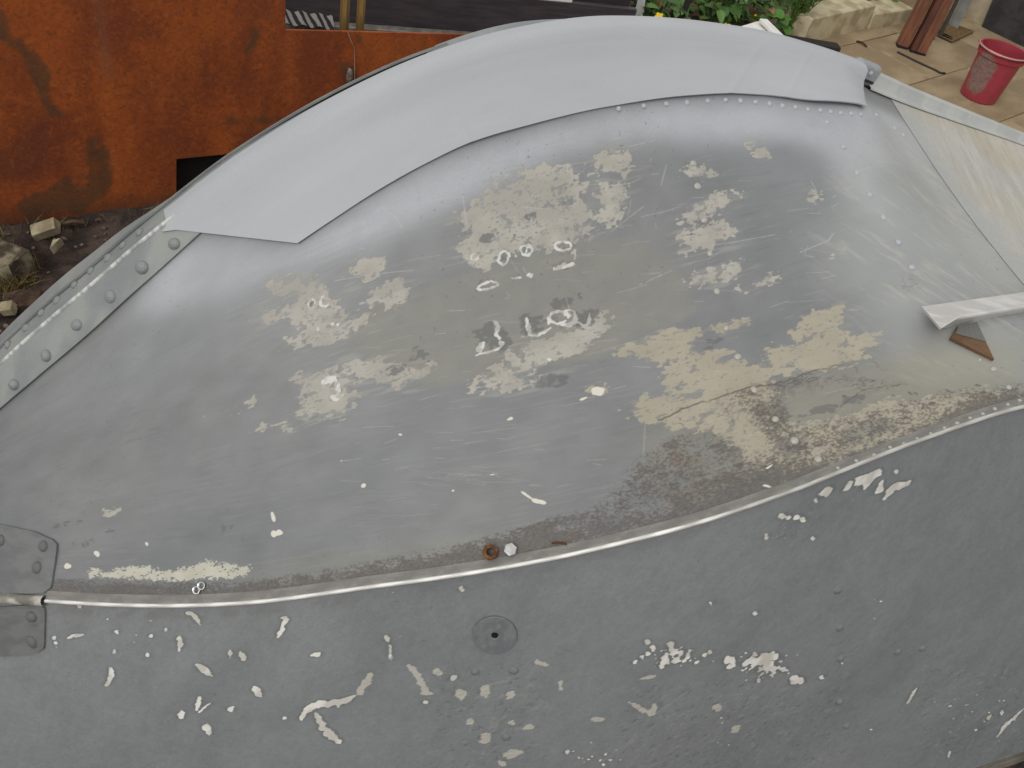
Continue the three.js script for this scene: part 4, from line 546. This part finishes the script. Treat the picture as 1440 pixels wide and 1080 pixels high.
// ------------------------------------------------------------------ rusty sheet and what stands behind it
const RA = level(0, 315), RB = level(245, 287), rd = RB.clone().sub(RA).normalize(), rn = V3(-rd.z, 0, rd.x);
{
  if (rn.dot(EYE.clone().sub(RA)) < 0) rn.negate();
  const U = (p) => { const q = p.clone().sub(RA); return [q.dot(rd), q.y]; }, px = (x, y) => U(onPlane(x, y, RA, rn));
  const pts = [[-.9, 0], px(247, 287), px(247, 222), px(430, 204), [px(430, 204)[0], 0], [px(780, 300)[0], 0], px(780, 51), px(400, 41), [px(400, 41)[0], 1.5], [-.9, 1.5]];
  const sh = new THREE.Shape(pts.map((p) => new THREE.Vector2(p[0], p[1]))), g = new THREE.ExtrudeGeometry(sh, { depth: .006, bevelEnabled: true, bevelSize: .001, bevelThickness: .001, bevelSegments: 1 });
  const W = 1024, X0 = -.9, S = 2.2, p2 = (x, y) => { const q = px(x, y); return [(q[0] - X0) / S * W, q[1] / S * W]; };
  const cv = document.createElement('canvas'); cv.width = cv.height = W; const cx = cv.getContext('2d'); cx.fillStyle = '#000'; cx.fillRect(0, 0, W, W); cx.lineCap = cx.lineJoin = 'round';
  const ln = (col, w, ...l) => { cx.strokeStyle = col; cx.lineWidth = w; cx.beginPath(); for (let i = 0; i < l.length; i += 2) { const [a, b] = p2(l[i], l[i + 1]); i ? cx.lineTo(a, b) : cx.moveTo(a, b); } cx.stroke(); };
  // red: dark stains, green: bright rust, blue: greyish bloom
  ln('#a00', 14, 10, 60, 30, 60, 45, 95, 60, 125, 72, 155); ln('#800', 22, 45, 85, 55, 105); ln('#c00', 9, 80, 158, 98, 162); ln('#900', 26, 130, 245, 138, 270); ln('#b00', 34, 45, 292, 70, 280, 95, 262); ln('#b00', 30, 110, 285, 140, 255, 138, 215); ln('#900', 16, 0, 20, 6, 50); ln('#800', 22, 135, 200, 138, 230); ln('#700', 12, 320, 170, 400, 165); ln('#900', 7, 92, 124, 98, 126); ln('#900', 7, 228, 55, 232, 62); ln('#800', 10, 350, 70, 362, 40); ln('#a00', 22, 485, 95, 492, 118); ln('#800', 14, 548, 95, 556, 55); ln('#900', 8, 500, 50, 510, 62);
  ln('#0f0', 3, 145, 120, 155, 200, 160, 275); ln('#0d0', 2.5, 160, 215, 170, 270); ln('#0b0', 2.5, 158, 230, 166, 272, 180, 270); ln('#0c0', 6, 150, 150, 158, 230); ln('#0a0', 12, 225, 120, 228, 175); ln('#090', 20, 100, 200, 110, 250); ln('#0a0', 4, 172, 240, 175, 270); ln('#080', 40, 540, 70, 600, 60); ln('#080', 26, 405, 60, 405, 130);
  ln('#00a', 13, 138, 0, 146, 60, 150, 105);
  const dd = cx.getImageData(0, 0, W, W).data; const ch = (o) => { let a = new Float32Array(W * W), b = new Float32Array(W * W); for (let i = 0; i < W * W; i++) a[i] = dd[i * 4 + o] / 255; for (let k = 0; k < 2; k++) { for (let j = 0; j < W; j++) for (let i = 0; i < W; i++) { let s = 0; for (let m = -4; m <= 4; m++) s += a[j * W + clamp(i + m, 0, W - 1)]; b[j * W + i] = s / 9; } for (let j = 0; j < W; j++) for (let i = 0; i < W; i++) { let s = 0; for (let m = -4; m <= 4; m++) s += b[clamp(j + m, 0, W - 1) * W + i]; a[j * W + i] = s / 9; } } return a; };
  const R = ch(0), G = ch(1), B = ch(2);
  const map = dtex(W, W, (i, j) => {
    const x = i / W * S, y = j / W * S, k = j * W + i, a = N1(x * 7, y * 5, 5), v = N2(x * 26, y * 4, 4), f = N3(x * 120, y * 120, 3);
    const f2 = N4(x * 260, y * 260, 3); let c = mix3([122, 55, 16], [156, 75, 19], sst(.3, .7, .6 * a + .2 * v + .2 * f)); c = mix3(c, [98, 46, 24], sst(.5, .75, N4(x * 6, y * 5, 5)) * .65); c = mix3(c, [172, 92, 30], sst(.54, .72, f * .5 + f2 * .3 + v * .2) * .3); c = mix3(c, [84, 46, 26], sst(.6, .72, N2(x * 150 + 7, y * 150, 4)) * .35);
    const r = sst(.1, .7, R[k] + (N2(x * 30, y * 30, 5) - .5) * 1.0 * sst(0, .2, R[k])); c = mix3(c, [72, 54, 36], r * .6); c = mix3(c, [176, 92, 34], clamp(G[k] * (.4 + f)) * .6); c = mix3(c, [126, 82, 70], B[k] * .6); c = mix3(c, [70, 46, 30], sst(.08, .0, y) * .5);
    const g = (N4(i * 1.1, j * 1.1, 2) - .5) * 26; return [c[0] + g, c[1] + g * .7, c[2] + g * .5];
  });
  const bump = dtex(512, 512, (i, j) => { const x = i / 512 * S, y = j / 512 * S, a = N3(x * 60, y * 60, 4) * 200; return [a, a, a]; }, false);
  const uv = g.attributes.uv, pp = g.attributes.position; for (let i = 0; i < uv.count; i++) uv.setXY(i, (pp.getX(i) - X0) / S, pp.getY(i) / S);
  const m = single('rusty_sheet', g, new THREE.MeshStandardMaterial({ map, bumpMap: bump, bumpScale: .002, roughness: .88, metalness: 0, side: THREE.DoubleSide }), 'large rust orange steel sheet with cut outs standing on the soil', 'steel sheet', RA.clone(), new THREE.Quaternion().setFromRotationMatrix(new THREE.Matrix4().makeBasis(rd, V3(0, 1, 0), rd.clone().cross(V3(0, 1, 0)))));
  // wire and a scrap of film caught on the sheet
  const w = [[487, 43], [492, 56], [497, 68], [497, 90], [496, 110]].map(([x, y], i) => onPlane(x, y, RA, rn).addScaledVector(rn, .012 + .004 * Math.sin(i * 2))); single('wire', new THREE.TubeGeometry(new THREE.CatmullRomCurve3(w), 30, .0012, 6), M(0xa8957c, .6, .3), 'thin bent wire hanging over the edge of the rusty sheet', 'wire');
  const fc = onPlane(490, 104, RA, rn).addScaledVector(rn, .012), fg = new THREE.IcosahedronGeometry(.02, 3), fp = fg.attributes.position; for (let i = 0; i < fp.count; i++) { const k = .6 + .9 * N1(fp.getX(i) * 120 + 9, fp.getY(i) * 120 + fp.getZ(i) * 60 + 5, 3); fp.setXYZ(i, fp.getX(i) * k * .55, fp.getY(i) * k * 1.1, fp.getZ(i) * k * .5); } fg.computeVertexNormals();
  single('film_scrap', fg, M(0x6e6258, .35), 'crumpled scrap of clear film stuck low on the rusty sheet', 'plastic scrap', fc);
  const dbp = RB.clone().addScaledVector(rn, -.07).addScaledVector(rd, .3); single('notch_shade_board', boxUV(new RoundedBoxGeometry(1.5, .46, .03, 2, .004)), M(0x1b1816, .85), 'black board added for the shade seen through the notch under the rusty sheet', 'board', dbp.clone().setY(.2).addScaledVector(rd, .45), m.quaternion.clone());  // dark board added to stand in for the shade behind the notch
}
const bar = (a, b, w, h, r = .003) => { // box from a to b along its bottom centre line
  const d = b.clone().sub(a), L = d.length(); d.normalize(); const g = boxUV(new RoundedBoxGeometry(L, h, w, 2, r)); g.translate(0, h / 2, 0);
  const up = Math.abs(d.y) > .9 ? V3(1, 0, 0) : V3(0, 1, 0), z = d.clone().cross(up).normalize(), y = z.clone().cross(d); return { g, p: a.clone().add(b).multiplyScalar(.5), q: new THREE.Quaternion().setFromRotationMatrix(new THREE.Matrix4().makeBasis(d, y, z)) };
};
{
  const brown = mottled([58, 51, 54], [72, 64, 67], .4, { bump: .0008, scale: [4, 30], rough: .55, n: N2 }), brown2 = mottled([48, 41, 44], [60, 52, 55], .4, { bump: .0008, scale: [4, 30], rough: .55, n: N3 });
  // two dark brown planks, one standing on edge in front of the other
  const a = level(330, 18), b = level(880, 66); let k = bar(a, b, .03, .19); single('plank', k.g, brown, 'dark brown plank standing on edge behind the rusty sheet, the nearer one', 'plank', k.p.clone().setY(.0), k.q, 'dark brown planks behind the boat');
  const back = V3(-.38, 0, -.92); const a2 = a.clone().addScaledVector(back, .12), b2 = b.clone().addScaledVector(back, .10); k = bar(a2, b2, .03, .46); single('plank', k.g, brown2, 'darker tall plank on edge, close behind the nearer brown plank', 'plank', k.p.clone(), k.q, 'dark brown planks behind the boat');
  k = bar(a.clone().addScaledVector(back, -.07).add(V3(.1, 0, 0)), b.clone().addScaledVector(back, -.05), .05, .03); single('steel_channel', k.g, mottled([112, 108, 102], [142, 138, 130], .2, { rough: .5, metal: .4 }), 'grey steel channel lying at the foot of the brown planks', 'steel channel', k.p, k.q);
  // yellowish timber stakes rising behind the sheet's cut-out edge
  const wood = mottled([112, 88, 44], [146, 118, 64], .25, { bump: .001, scale: [3, 26], rough: .8, n: N1 });
  for (const [x, w, l] of [[478, .034, 'wider yellowish timber stake behind the rusty sheet, left of two'], [500, .024, 'thinner yellowish timber stake behind the rusty sheet, right of two']]) { const p = onPlane(x, 60, RA.clone().addScaledVector(rn, -.12), rn); k = bar(V3(p.x, 0, p.z), V3(p.x, 1.3, p.z), w, .022); single('timber_stake', k.g, wood, l, 'stake', k.p, k.q, 'timber stakes behind the rusty sheet'); }
  // striped webbing
  const st = dtex(256, 32, (i, j) => (((i + j * .9 + 6 * N1(i / 20, j / 9)) % 40) < 19 ? [34, 32, 34] : [138, 132, 126])), s0 = level(396, 33, .05), s1 = level(470, 41, .03), sd = s1.clone().sub(s0), rows = [[], []]; for (let i = 0; i <= 14; i++) { const c = s0.clone().addScaledVector(sd, i / 14).add(V3(0, .006 * Math.sin(i * 1.4), 0)); rows[0].push(c); rows[1].push(c.clone().add(V3(-.02, .045, -.03))); }
  single('webbing_strap', shellGeo(rows, .003), new THREE.MeshStandardMaterial({ map: st, roughness: .9, side: THREE.DoubleSide }), 'black and white striped webbing strap behind the cut out of the rusty sheet', 'strap');
  // white pieces
  const white = mottled([216, 214, 208], [230, 228, 222], .3, { bump: .0006, rough: .5, n: N2 });
  { const c = level(888, 34), g = new THREE.ExtrudeGeometry(new THREE.Shape([[0, 0], [.12, 0], [.07, .025], [.045, .07], [.03, .16], [.02, .3], [0, .3]].map((v) => new THREE.Vector2(...v))), { depth: .012, bevelSize: .001, bevelThickness: .001, bevelSegments: 1 }); single('panel_scrap', boxUV(g), white, 'torn white panel scrap standing at the end of the dark planks', 'panel scrap', c.clone().add(V3(0, 0, -.02))); }
  k = bar(level(650, -14, .47), level(800, 0, .47), .08, .02); single('white_board', k.g, white, 'white board lying across the top of the dark planks', 'board', k.p.clone().setY(.475), k.q);
  { const p = [level(1026, 42, .12), level(1090, 60, .12), level(1082, 34, .12), level(1065, 30, .12)]; single('white_sheet', boxUV(plateGeo(p, V3(0, 1, 0), .004, .0005)), white, 'pale sheet offcut with torn edge behind the bow sheet', 'sheet offcut'); }
  k = bar(level(1072, 31, .13), level(1101, 60, .13), .045, .018); single('white_batten', k.g, white, 'short white batten lying on the pale sheet offcut', 'batten', k.p, k.q);
  const blk = M(0x1d1a1a, .6); k = bar(level(1070, 62, .0), level(1174, 79, .0), .07, .06, .006); single('edging_board', k.g, blk, 'black edging board at the end of the planted bed', 'edging board', k.p, k.q);
  // stakes among the plants
  k = bar(level(948, 44), level(948, 44).add(V3(.02, .7, .05)), .03, .03); single('dark_stake', k.g, M(0x25211f, .8), 'dark stake standing among the leafy plants', 'stake', k.p, k.q);
  k = bar(level(925, 38, .02), level(945, 8, .05), .03, .02); single('wooden_slat', k.g, mottled([128, 124, 112], [156, 150, 138], .2, { rough: .8 }), 'grey slat lying among the leafy plants', 'slat', k.p, k.q);
}
// ------------------------------------------------------------------ things on the paving
{
  const red = mottled([96, 56, 36], [124, 76, 50], .3, { bump: .001, scale: [3, 22], rough: .6, n: N2 }), red2 = mottled([70, 36, 25], [94, 50, 34], .3, { bump: .001, scale: [3, 22], rough: .6, n: N3 }), endM = M(0x1a1210, .9);  // the darker beam colour paints in a shadowed recess
  const lean = V3(.10, 1.5, -.22);
  for (const [x, y, w, m, l] of [[1260, 64, .066, red, 'reddish brown timber beam, left of the three leaning together'], [1278, 71, .06, red2, 'middle beam of the three leaning together, coloured dark as a shaded recess'], [1287, 74, .055, red, 'reddish brown timber beam, right of the three leaning together']]) {
    const a = level(x, y), b = a.clone().add(lean), t = thing('timber_beam', l, 'beam', a.clone(), 'reddish brown beams leaning by the wall'), k = bar(V3(0, 0, 0), b.clone().sub(a), w, w * .9, .004);
    part('beam', k.g, m, t, k.p, k.q); const e = bar(lean.clone().multiplyScalar(-.004), lean.clone().multiplyScalar(.009), w + .002, w * .9 + .002, .001); part('end_cap', e.g, endM, t, e.p.add(V3(0, 0, -.001)), e.q);
  }
  const galv = mottled([96, 92, 88], [128, 124, 118], .2, { rough: .5, metal: .4 });
  let k = bar(level(1306, 54), level(1306, 54).add(V3(.07, 1.4, -.3)), .03, .03); single('steel_angle', k.g, galv, 'thin grey steel bar leaning beside the reddish beams', 'steel bar', k.p, k.q);
  k = bar(level(1318, 52), level(1318, 52).add(V3(.05, 1.4, -.25)), .02, .02); single('steel_angle', k.g, M(0x4b4540, .6, .3), 'dark thin steel bar leaning between grey bar and grey post', 'steel bar', k.p, k.q);
  k = bar(level(1333, 38), level(1333, 38).add(V3(0, 1.5, -.02)), .05, .05); single('grey_post', k.g, mottled([128, 128, 124], [150, 150, 146], .3, { rough: .7 }), 'light grey post standing against the beige wall', 'post', k.p, k.q);
  // perforated brown mat
  { const a = level(1300, 44), b = level(1338, 62), c = level(1368, 48), d = level(1330, 32), rows = []; for (let j = 0; j <= 6; j++) { const r = []; for (let i = 0; i <= 8; i++) { const p = a.clone().lerp(b, i / 8).lerp(d.clone().lerp(c, i / 8), j / 6); p.y = .012 + .01 * N1(i * .7, j * .7, 2); r.push(p); } rows.push(r); } const t = thing('rubber_mat', 'worn brown mat with drilled edge lying before the wall', 'mat', a.clone()); const g = shellGeo(rows, .008); g.translate(-a.x, -a.y, -a.z); part('mat', g, mottled([92, 74, 46], [132, 104, 66], .2, { rough: .95 }), t); const hm = M(0x14100d, 1); for (let i = 0; i < 10; i++) for (let j = 0; j < 2; j++) { const p = a.clone().lerp(b, .3 + i * .07).lerp(d, .06 + j * .1), h = new THREE.CylinderGeometry(.009, .009, .004, 8); part('hole', h, hm, t, p.sub(a).add(V3(0, .0185, 0))); } }
  k = bar(level(1400, 46), level(1400, 46).add(V3(.001, 0, 0)), .1, .1);
  { // dark panel leaning on the wall
    const a = level(1380, 38), b = a.clone().addScaledVector(pb, 1.3), up = V3(-.18, 1.1, -.1).addScaledVector(pb, .08), p = [a, b, b.clone().add(up), a.clone().add(up)], n = b.clone().sub(a).cross(up).normalize(); if (n.dot(EYE.clone().sub(a)) < 0) n.negate();
    single('leaning_panel', boxUV(plateGeo(p, n, .02, .002)), mottled([44, 43, 44], [60, 59, 59], .4, { bump: .001, rough: .7, n: N3 }), 'dark grey panel leaning on the wall behind the red bucket', 'panel'); }
  // bent black rod
  { const r = [[1262, 73], [1290, 87], [1316, 99], [1322, 102.5], [1329, 103]].map(([x, y]) => level(x, y, .006)); single('bent_rod', new THREE.TubeGeometry(new THREE.CatmullRomCurve3(r, false, 'catmullrom', .2), 40, .006, 8), M(0x2c2622, .7), 'thin black rod with a bent end lying on the paving', 'rod'); }
  { const a = level(1205, 58, .006), b = level(1219, 66, .006), m = a.clone().lerp(b, .5).add(V3(0, .01, .01)); single('dry_twig', new THREE.TubeGeometry(new THREE.CatmullRomCurve3([a, m, b]), 12, .006, 6), M(0x4a3022, .9), 'short dark twig lying on the paving near the kerb', 'twig'); }
  { // small paint pot lid, flat offcut by the boat
    const p = [level(1400, 160, .01), level(1422, 172, .01), level(1440, 160, .01), level(1425, 152, .01)]; void p; }
  // red bucket
  const c = level(1374, 137), R0 = .094, R1 = .114, Hb = .268, t = thing('bucket', 'dirty red plastic bucket with a wire handle standing on the paving', 'bucket', c);
  const W = 512, H = 256, bmap = dtex(W, H, (i, j) => { const u = i / W, v = j / H, n = N1(u * 14, v * 8, 4), d = Math.hypot((u - .86) / .1, (v - .55) / .42); let k = mix3([140, 42, 54], [162, 60, 72], N2(u * 9, v * 6, 3)); const s = sst(1.15, .8, d + (n - .5) * .7); k = mix3(k, mix3([104, 88, 78], [142, 132, 122], N3(u * 60, v * 40, 3)), s * .85); k = mix3(k, [120, 62, 60], sst(.6, .8, N4(u * 20, v * 16, 3)) * .4); return k; });
  const prof = [[0, .004], [R0 - .006, .003], [R0, .008], [lerp(R0, R1, .84), Hb * .84], [lerp(R0, R1, .84) + .009, Hb * .845], [lerp(R0, R1, .92) + .009, Hb * .915], [lerp(R0, R1, .92) + .002, Hb * .92], [lerp(R0, R1, .95) + .002, Hb * .945], [R1 + .006, Hb * .95], [R1 + .007, Hb * .985], [R1 + .003, Hb], [R1 - .002, Hb * .99], [lerp(R0, R1, .5) - .003, Hb * .5], [R0 - .004, .012], [0, .01]];
  const bg = new THREE.LatheGeometry(prof.map((v) => new THREE.Vector2(...v)), 64), uv = bg.attributes.uv, bp = bg.attributes.position; for (let i = 0; i < uv.count; i++) uv.setY(i, clamp(bp.getY(i) / Hb)); part('pail', toCreasedNormals(bg, .7), new THREE.MeshStandardMaterial({ map: bmap, roughness: .45, side: THREE.DoubleSide }), t);
  const hp = []; for (let i = 0; i <= 30; i++) { const a = lerp(-1.75, 1.4, i / 30) - .3, r = R1 + .0125, dip = Math.cos((i / 30 - .5) * Math.PI); hp.push(V3(r * Math.sin(a), Hb * (.99 - .005 * dip), r * Math.cos(a))); }
  part('handle', new THREE.TubeGeometry(new THREE.CatmullRomCurve3(hp), 60, .0035, 8), M(0xb99c94, .5, .2), t);
  const grip = hp.slice(11, 17); part('grip', new THREE.TubeGeometry(new THREE.CatmullRomCurve3(grip), 16, .0055, 8), M(0xc98a8c, .6), t);
  for (const i of [0, 30]) { const e = new THREE.SphereGeometry(.009, 10, 8); e.translate(hp[i].x, hp[i].y - .006, hp[i].z); part('handle_lug', e, M(0xa8344a, .5), t); }
}
// ------------------------------------------------------------------ stones and litter on the soil
{
  const rock = (name, label, cat, x, y, sx, sy, sz, rotY, tilt, mat, rough, up = 0) => { const g = new RoundedBoxGeometry(sx, sy, sz, 5, Math.min(sx, sy, sz) * .12), p = g.attributes.position; for (let i = 0; i < p.count; i++) { const k = rough * Math.min(sx, sy, sz); p.setXYZ(i, p.getX(i) + (N1(p.getY(i) * 40, p.getZ(i) * 40 + 7, 3) - .5) * k * 2, p.getY(i) + (N2(p.getX(i) * 40 + 3, p.getZ(i) * 40, 3) - .5) * k, p.getZ(i) + (N3(p.getX(i) * 40, p.getY(i) * 40 + 5, 3) - .5) * k * 2); } const c = level(x, y, sy / 2 + up); return single(name, boxUV(g), mat, label, cat, c, new THREE.Quaternion().setFromEuler(new THREE.Euler(tilt, rotY, tilt * .6))); };
  const pale = mottled([150, 138, 110], [190, 178, 148], .12, { bump: .004, scale: [6, 6], rough: .95, grain: 20 }), mossy = mottled([70, 64, 50], [150, 140, 114], .15, { bump: .006, scale: [6, 6], rough: .95, grain: 20 });
  rock('broken_tile', 'pale broken tile lying on the soil near the rusty sheet', 'tile shard', 64, 322, .072, .036, .042, .55, .35, pale, .18);
  { const p = [level(70, 350, .03), level(91, 343, .02), level(72, 334, .05)]; single('tile_shard', boxUV(plateGeo(p, V3(-.1, 1, .35), .025, .002)), pale, 'small triangular pale shard below the broken tile', 'tile shard'); }
  rock('stone_slab', 'mossy grey stone slab at the left edge on the soil', 'stone', 0, 366, .15, .08, .09, -.25, .1, mossy, .22, -.01);
  rock('white_shard', 'small white angular shard beside the boat bow', 'shard', 12, 433, .032, .028, .03, .3, .3, pale, .2);
  rock('clay_lump', 'brown flat lump of clay on the soil near the bow', 'lump', 32, 424, .09, .03, .06, .4, .1, mottled([70, 52, 40], [96, 74, 58], .1, { bump: .008, rough: .95 }), .4, -.01);
  const stickM = M(0x5c4a38, .9);
  const stick = (l, x0, y0, x1, y1, r) => { const a = level(x0, y0, .012), b = level(x1, y1, .012), m = a.clone().lerp(b, .5).add(V3(.006, .012, .004)); single('dry_stick', new THREE.TubeGeometry(new THREE.CatmullRomCurve3([a, m, b]), 14, r, 6), stickM, l, 'stick', null, null); };
  stick('flat dry stick lying right of the broken tile', 84, 316, 118, 313, .006); stick('short reddish stick near the notch of the rusty sheet', 135, 310, 144, 312, .004); stick('thin dry stalk on the soil below the stone slab', 12, 415, 42, 408, .0025);
  // dry grass, pebbles and crumbs
  const blade = new THREE.PlaneGeometry(.004, .06, 1, 4); { const p = blade.attributes.position; for (let i = 0; i < p.count; i++) { const y = p.getY(i) + .03; p.setXYZ(i, p.getX(i) * (1 - y / .065), y, y * y * 6); } blade.computeVertexNormals(); }
  const grass = new THREE.InstancedMesh(blade, M(0x6b5b38, .9), 700), o = new THREE.Object3D(); grass.name = 'dry_grass'; const col = new THREE.Color();
  for (let i = 0; i < 700; i++) { let x, z, c; if (i < 420) { c = level(20 + gauss() * 26, 392 + gauss() * 22); x = c.x; z = c.z; } else { const k = rr(-.8, 1.2); c = RA.clone().addScaledVector(rd, k).addScaledVector(rn, rr(.01, .1)); x = c.x; z = c.z; } o.position.set(x, rr(-.005, .006), z); o.rotation.set(rr(-1.3, 1.3), rr(0, 6.3), rr(-1.2, 1.2)); o.scale.setScalar(rr(.35, 1.1)); o.updateMatrix(); grass.setMatrixAt(i, o.matrix); grass.setColorAt(i, col.setRGB(rr(.7, 1.5), rr(.7, 1.3), rr(.5, 1))); }
  grass.userData = { label: 'dry grass and straw scattered over the dark soil', category: 'grass', kind: 'stuff' }; scene.add(grass);
  const peb = new THREE.InstancedMesh(new THREE.IcosahedronGeometry(.006, 1), M(0x7a6c5c, .95), 1500); peb.name = 'soil_crumbs';
  for (let i = 0; i < 1500; i++) { o.position.set(rr(-2.4, .2), rr(-.004, .012), rr(-3.2, -1.2)); o.rotation.set(rr(0, 6), rr(0, 6), 0); o.scale.set(rr(.3, 1.6), rr(.3, 1), rr(.3, 1.5)); o.updateMatrix(); peb.setMatrixAt(i, o.matrix); const k = rr(.3, 1.1); peb.setColorAt(i, col.setRGB(k, k * .92, k * .85)); }
  peb.userData = { label: 'crumbs and pebbles strewn over the dark soil', category: 'pebbles', kind: 'stuff' }; scene.add(peb);
}
// ------------------------------------------------------------------ planted bed
{
  const leafG = (w, l, cup) => { const n = 6, m = 4, rows = []; for (let j = 0; j <= n; j++) { const t = j / n, hw = w * Math.pow(Math.sin(Math.PI * Math.min(1, .06 + t * .94)), .7) * (1 - .35 * t), r = []; for (let i = 0; i <= m; i++) { const x = (i / m - .5) * 2; r.push(V3(x * hw, cup * Math.abs(x) * hw - l * .35 * t * t + .05 * hw * Math.sin(j * 2.3 + i), l * t)); } rows.push(r); } return gridGeo(rows); };
  const leaves = [leafG(.030, .075, .35), leafG(.036, .07, .25), leafG(.026, .085, .5)], gm = [[58, 92, 36], [76, 112, 44], [92, 128, 54], [112, 140, 66]].map((c) => new THREE.MeshPhysicalMaterial({ color: new THREE.Color().setRGB(c[0] / 255, c[1] / 255, c[2] / 255, THREE.SRGBColorSpace), roughness: .55, side: THREE.DoubleSide, transmission: .2, thickness: 0 })), dry = M(0x8a6a44, .9), stemM = M(0x5a6a34, .7), petM = M(0xd8b81c, .6), petal = new THREE.SphereGeometry(.011, 8, 6); petal.scale(1, .35, 1.3);
  const bush = (x, y, r, h, n, nf, label, pal, back = 0) => {
    const c = level(x, y).add(V3(0, 0, -back)), t = thing('leafy_plant', label, 'plant', c, 'leafy plants behind the boat'), stems = [];
    for (let i = 0; i < 7; i++) { const a = rr(0, 6.28), k = rr(.3, 1) * r; stems.push(new THREE.TubeGeometry(new THREE.CatmullRomCurve3([V3(0, -.02, 0), V3(Math.cos(a) * k * .3, h * .5, Math.sin(a) * k * .3), V3(Math.cos(a) * k, h * rr(.7, 1), Math.sin(a) * k)]), 6, .004, 5)); }
    part('stem', mergeGeometries(stems), stemM, t);
    for (let i = 0; i < n * 1.35; i++) { const a = rr(0, 6.28), k = Math.sqrt(rnd()) * r, p = V3(Math.cos(a) * k, h * rr(.25, 1) * (1 - .3 * (k / r) ** 2), Math.sin(a) * k), q = new THREE.Quaternion().setFromEuler(new THREE.Euler(rr(-.3, .8), a + Math.PI / 2 * 0 + rr(-1, 1), rr(-.5, .5), 'YXZ')); const m = part('leaf', leaves[i % 3], rnd() < .06 ? dry : gm[clamp(Math.floor(pal + rr(-1, 1.6)), 0, 3)], t, p, q); m.scale.setScalar(rr(.45, 1.0)); }
    for (let i = 0; i < nf; i++) { const a = rr(.7, 2.4), k = rr(.95, 1.1) * r, f = []; for (let b = 0; b < 5; b++) { const g = petal.clone(); g.translate(0, 0, .013); g.rotateY(b * 1.2566); f.push(g); } const m = part('flower', mergeGeometries(f), petM, t, V3(Math.cos(a) * k, h * rr(.2, .62), Math.sin(a) * k), new THREE.Quaternion().setFromEuler(new THREE.Euler(rr(.5, 1.1), 0, rr(-.4, .4)))); m.scale.setScalar(rr(.7, 1.0)); }
  };
  bush(918, 36, .16, .2, 70, 1, 'low leafy plant with one yellow flower beside the white panel scrap', 1, .05);
  bush(985, 34, .2, .26, 95, 2, 'leafy plant with two yellow flowers behind the dark stake', 1.4, .05);
  bush(1035, 26, .2, .3, 95, 1, 'bushy leafy plant with a yellow flower left of the feathery weed', 1.8, .05);
  bush(950, 0, .25, .3, 90, 0, 'leafy plant at the back of the bed behind the dark stake', .9, .15);
  bush(1060, -8, .25, .34, 90, 0, 'darker leafy plant at the back of the bed, centre', .8, .15);
  bush(1150, 0, .25, .3, 90, 0, 'low leafy plant spreading behind the taller kerb stone', 2, .1);
  // feathery weed
  const c = level(1108, 50), t = thing('feathery_weed', 'tall feathery green weed growing at the end of the kerb', 'weed', c), blades = [], st = [];
  for (let i = 0; i < 26; i++) { const a = rr(0, 6.28), k = rr(.05, .2), top = V3(Math.cos(a) * k, rr(.22, .4), Math.sin(a) * k), cv = new THREE.CatmullRomCurve3([V3(0, -.02, 0), V3(top.x * .4, top.y * .6, top.z * .4), top]); st.push(new THREE.TubeGeometry(cv, 6, .0025, 4)); for (let j = 0; j < 34; j++) { const u = rr(.25, 1), p = cv.getPoint(u), g = new THREE.PlaneGeometry(.006, rr(.03, .07), 1, 2); g.translate(0, .025, 0); g.rotateX(rr(.3, 1.5)); g.rotateY(rr(0, 6.28)); g.translate(p.x, p.y, p.z); blades.push(g); } }
  part('stem', mergeGeometries(st), stemM, t); const fm = part('leaflets', mergeGeometries(blades), M(0x6f9048, .7), t); fm.userData.kind = 'stuff';
  const gl = new THREE.InstancedMesh(leaves[1], gm[0], 1400), o = new THREE.Object3D(), cl = new THREE.Color(); gl.name = 'ground_cover';
  for (let i = 0; i < 1400; i++) { const x = rr(-.3, 1.25), z = rr(-7.4, -4.95); if (x + .9 * (z + 5.1) * -.86 < -9) continue; const lim = 1.02 + (-5.1 - z) * .86; o.position.set(Math.min(x + (rnd() < .4 ? (-5.1 - z) * .6 : 0), lim), rr(.01, .12), z); o.rotation.set(rr(-.4, .8), rr(0, 6.28), rr(-.5, .5)); o.scale.setScalar(rr(.5, 1.2)); o.updateMatrix(); gl.setMatrixAt(i, o.matrix); const k = rr(.6, 2.2); gl.setColorAt(i, cl.setRGB(k, k * rr(.9, 1.1), k * .8)); }
  gl.userData = { label: 'low green ground cover filling the planted bed', category: 'ground cover', kind: 'stuff' }; scene.add(gl);
}
shadow(scene);
renderer.render(scene, camera);
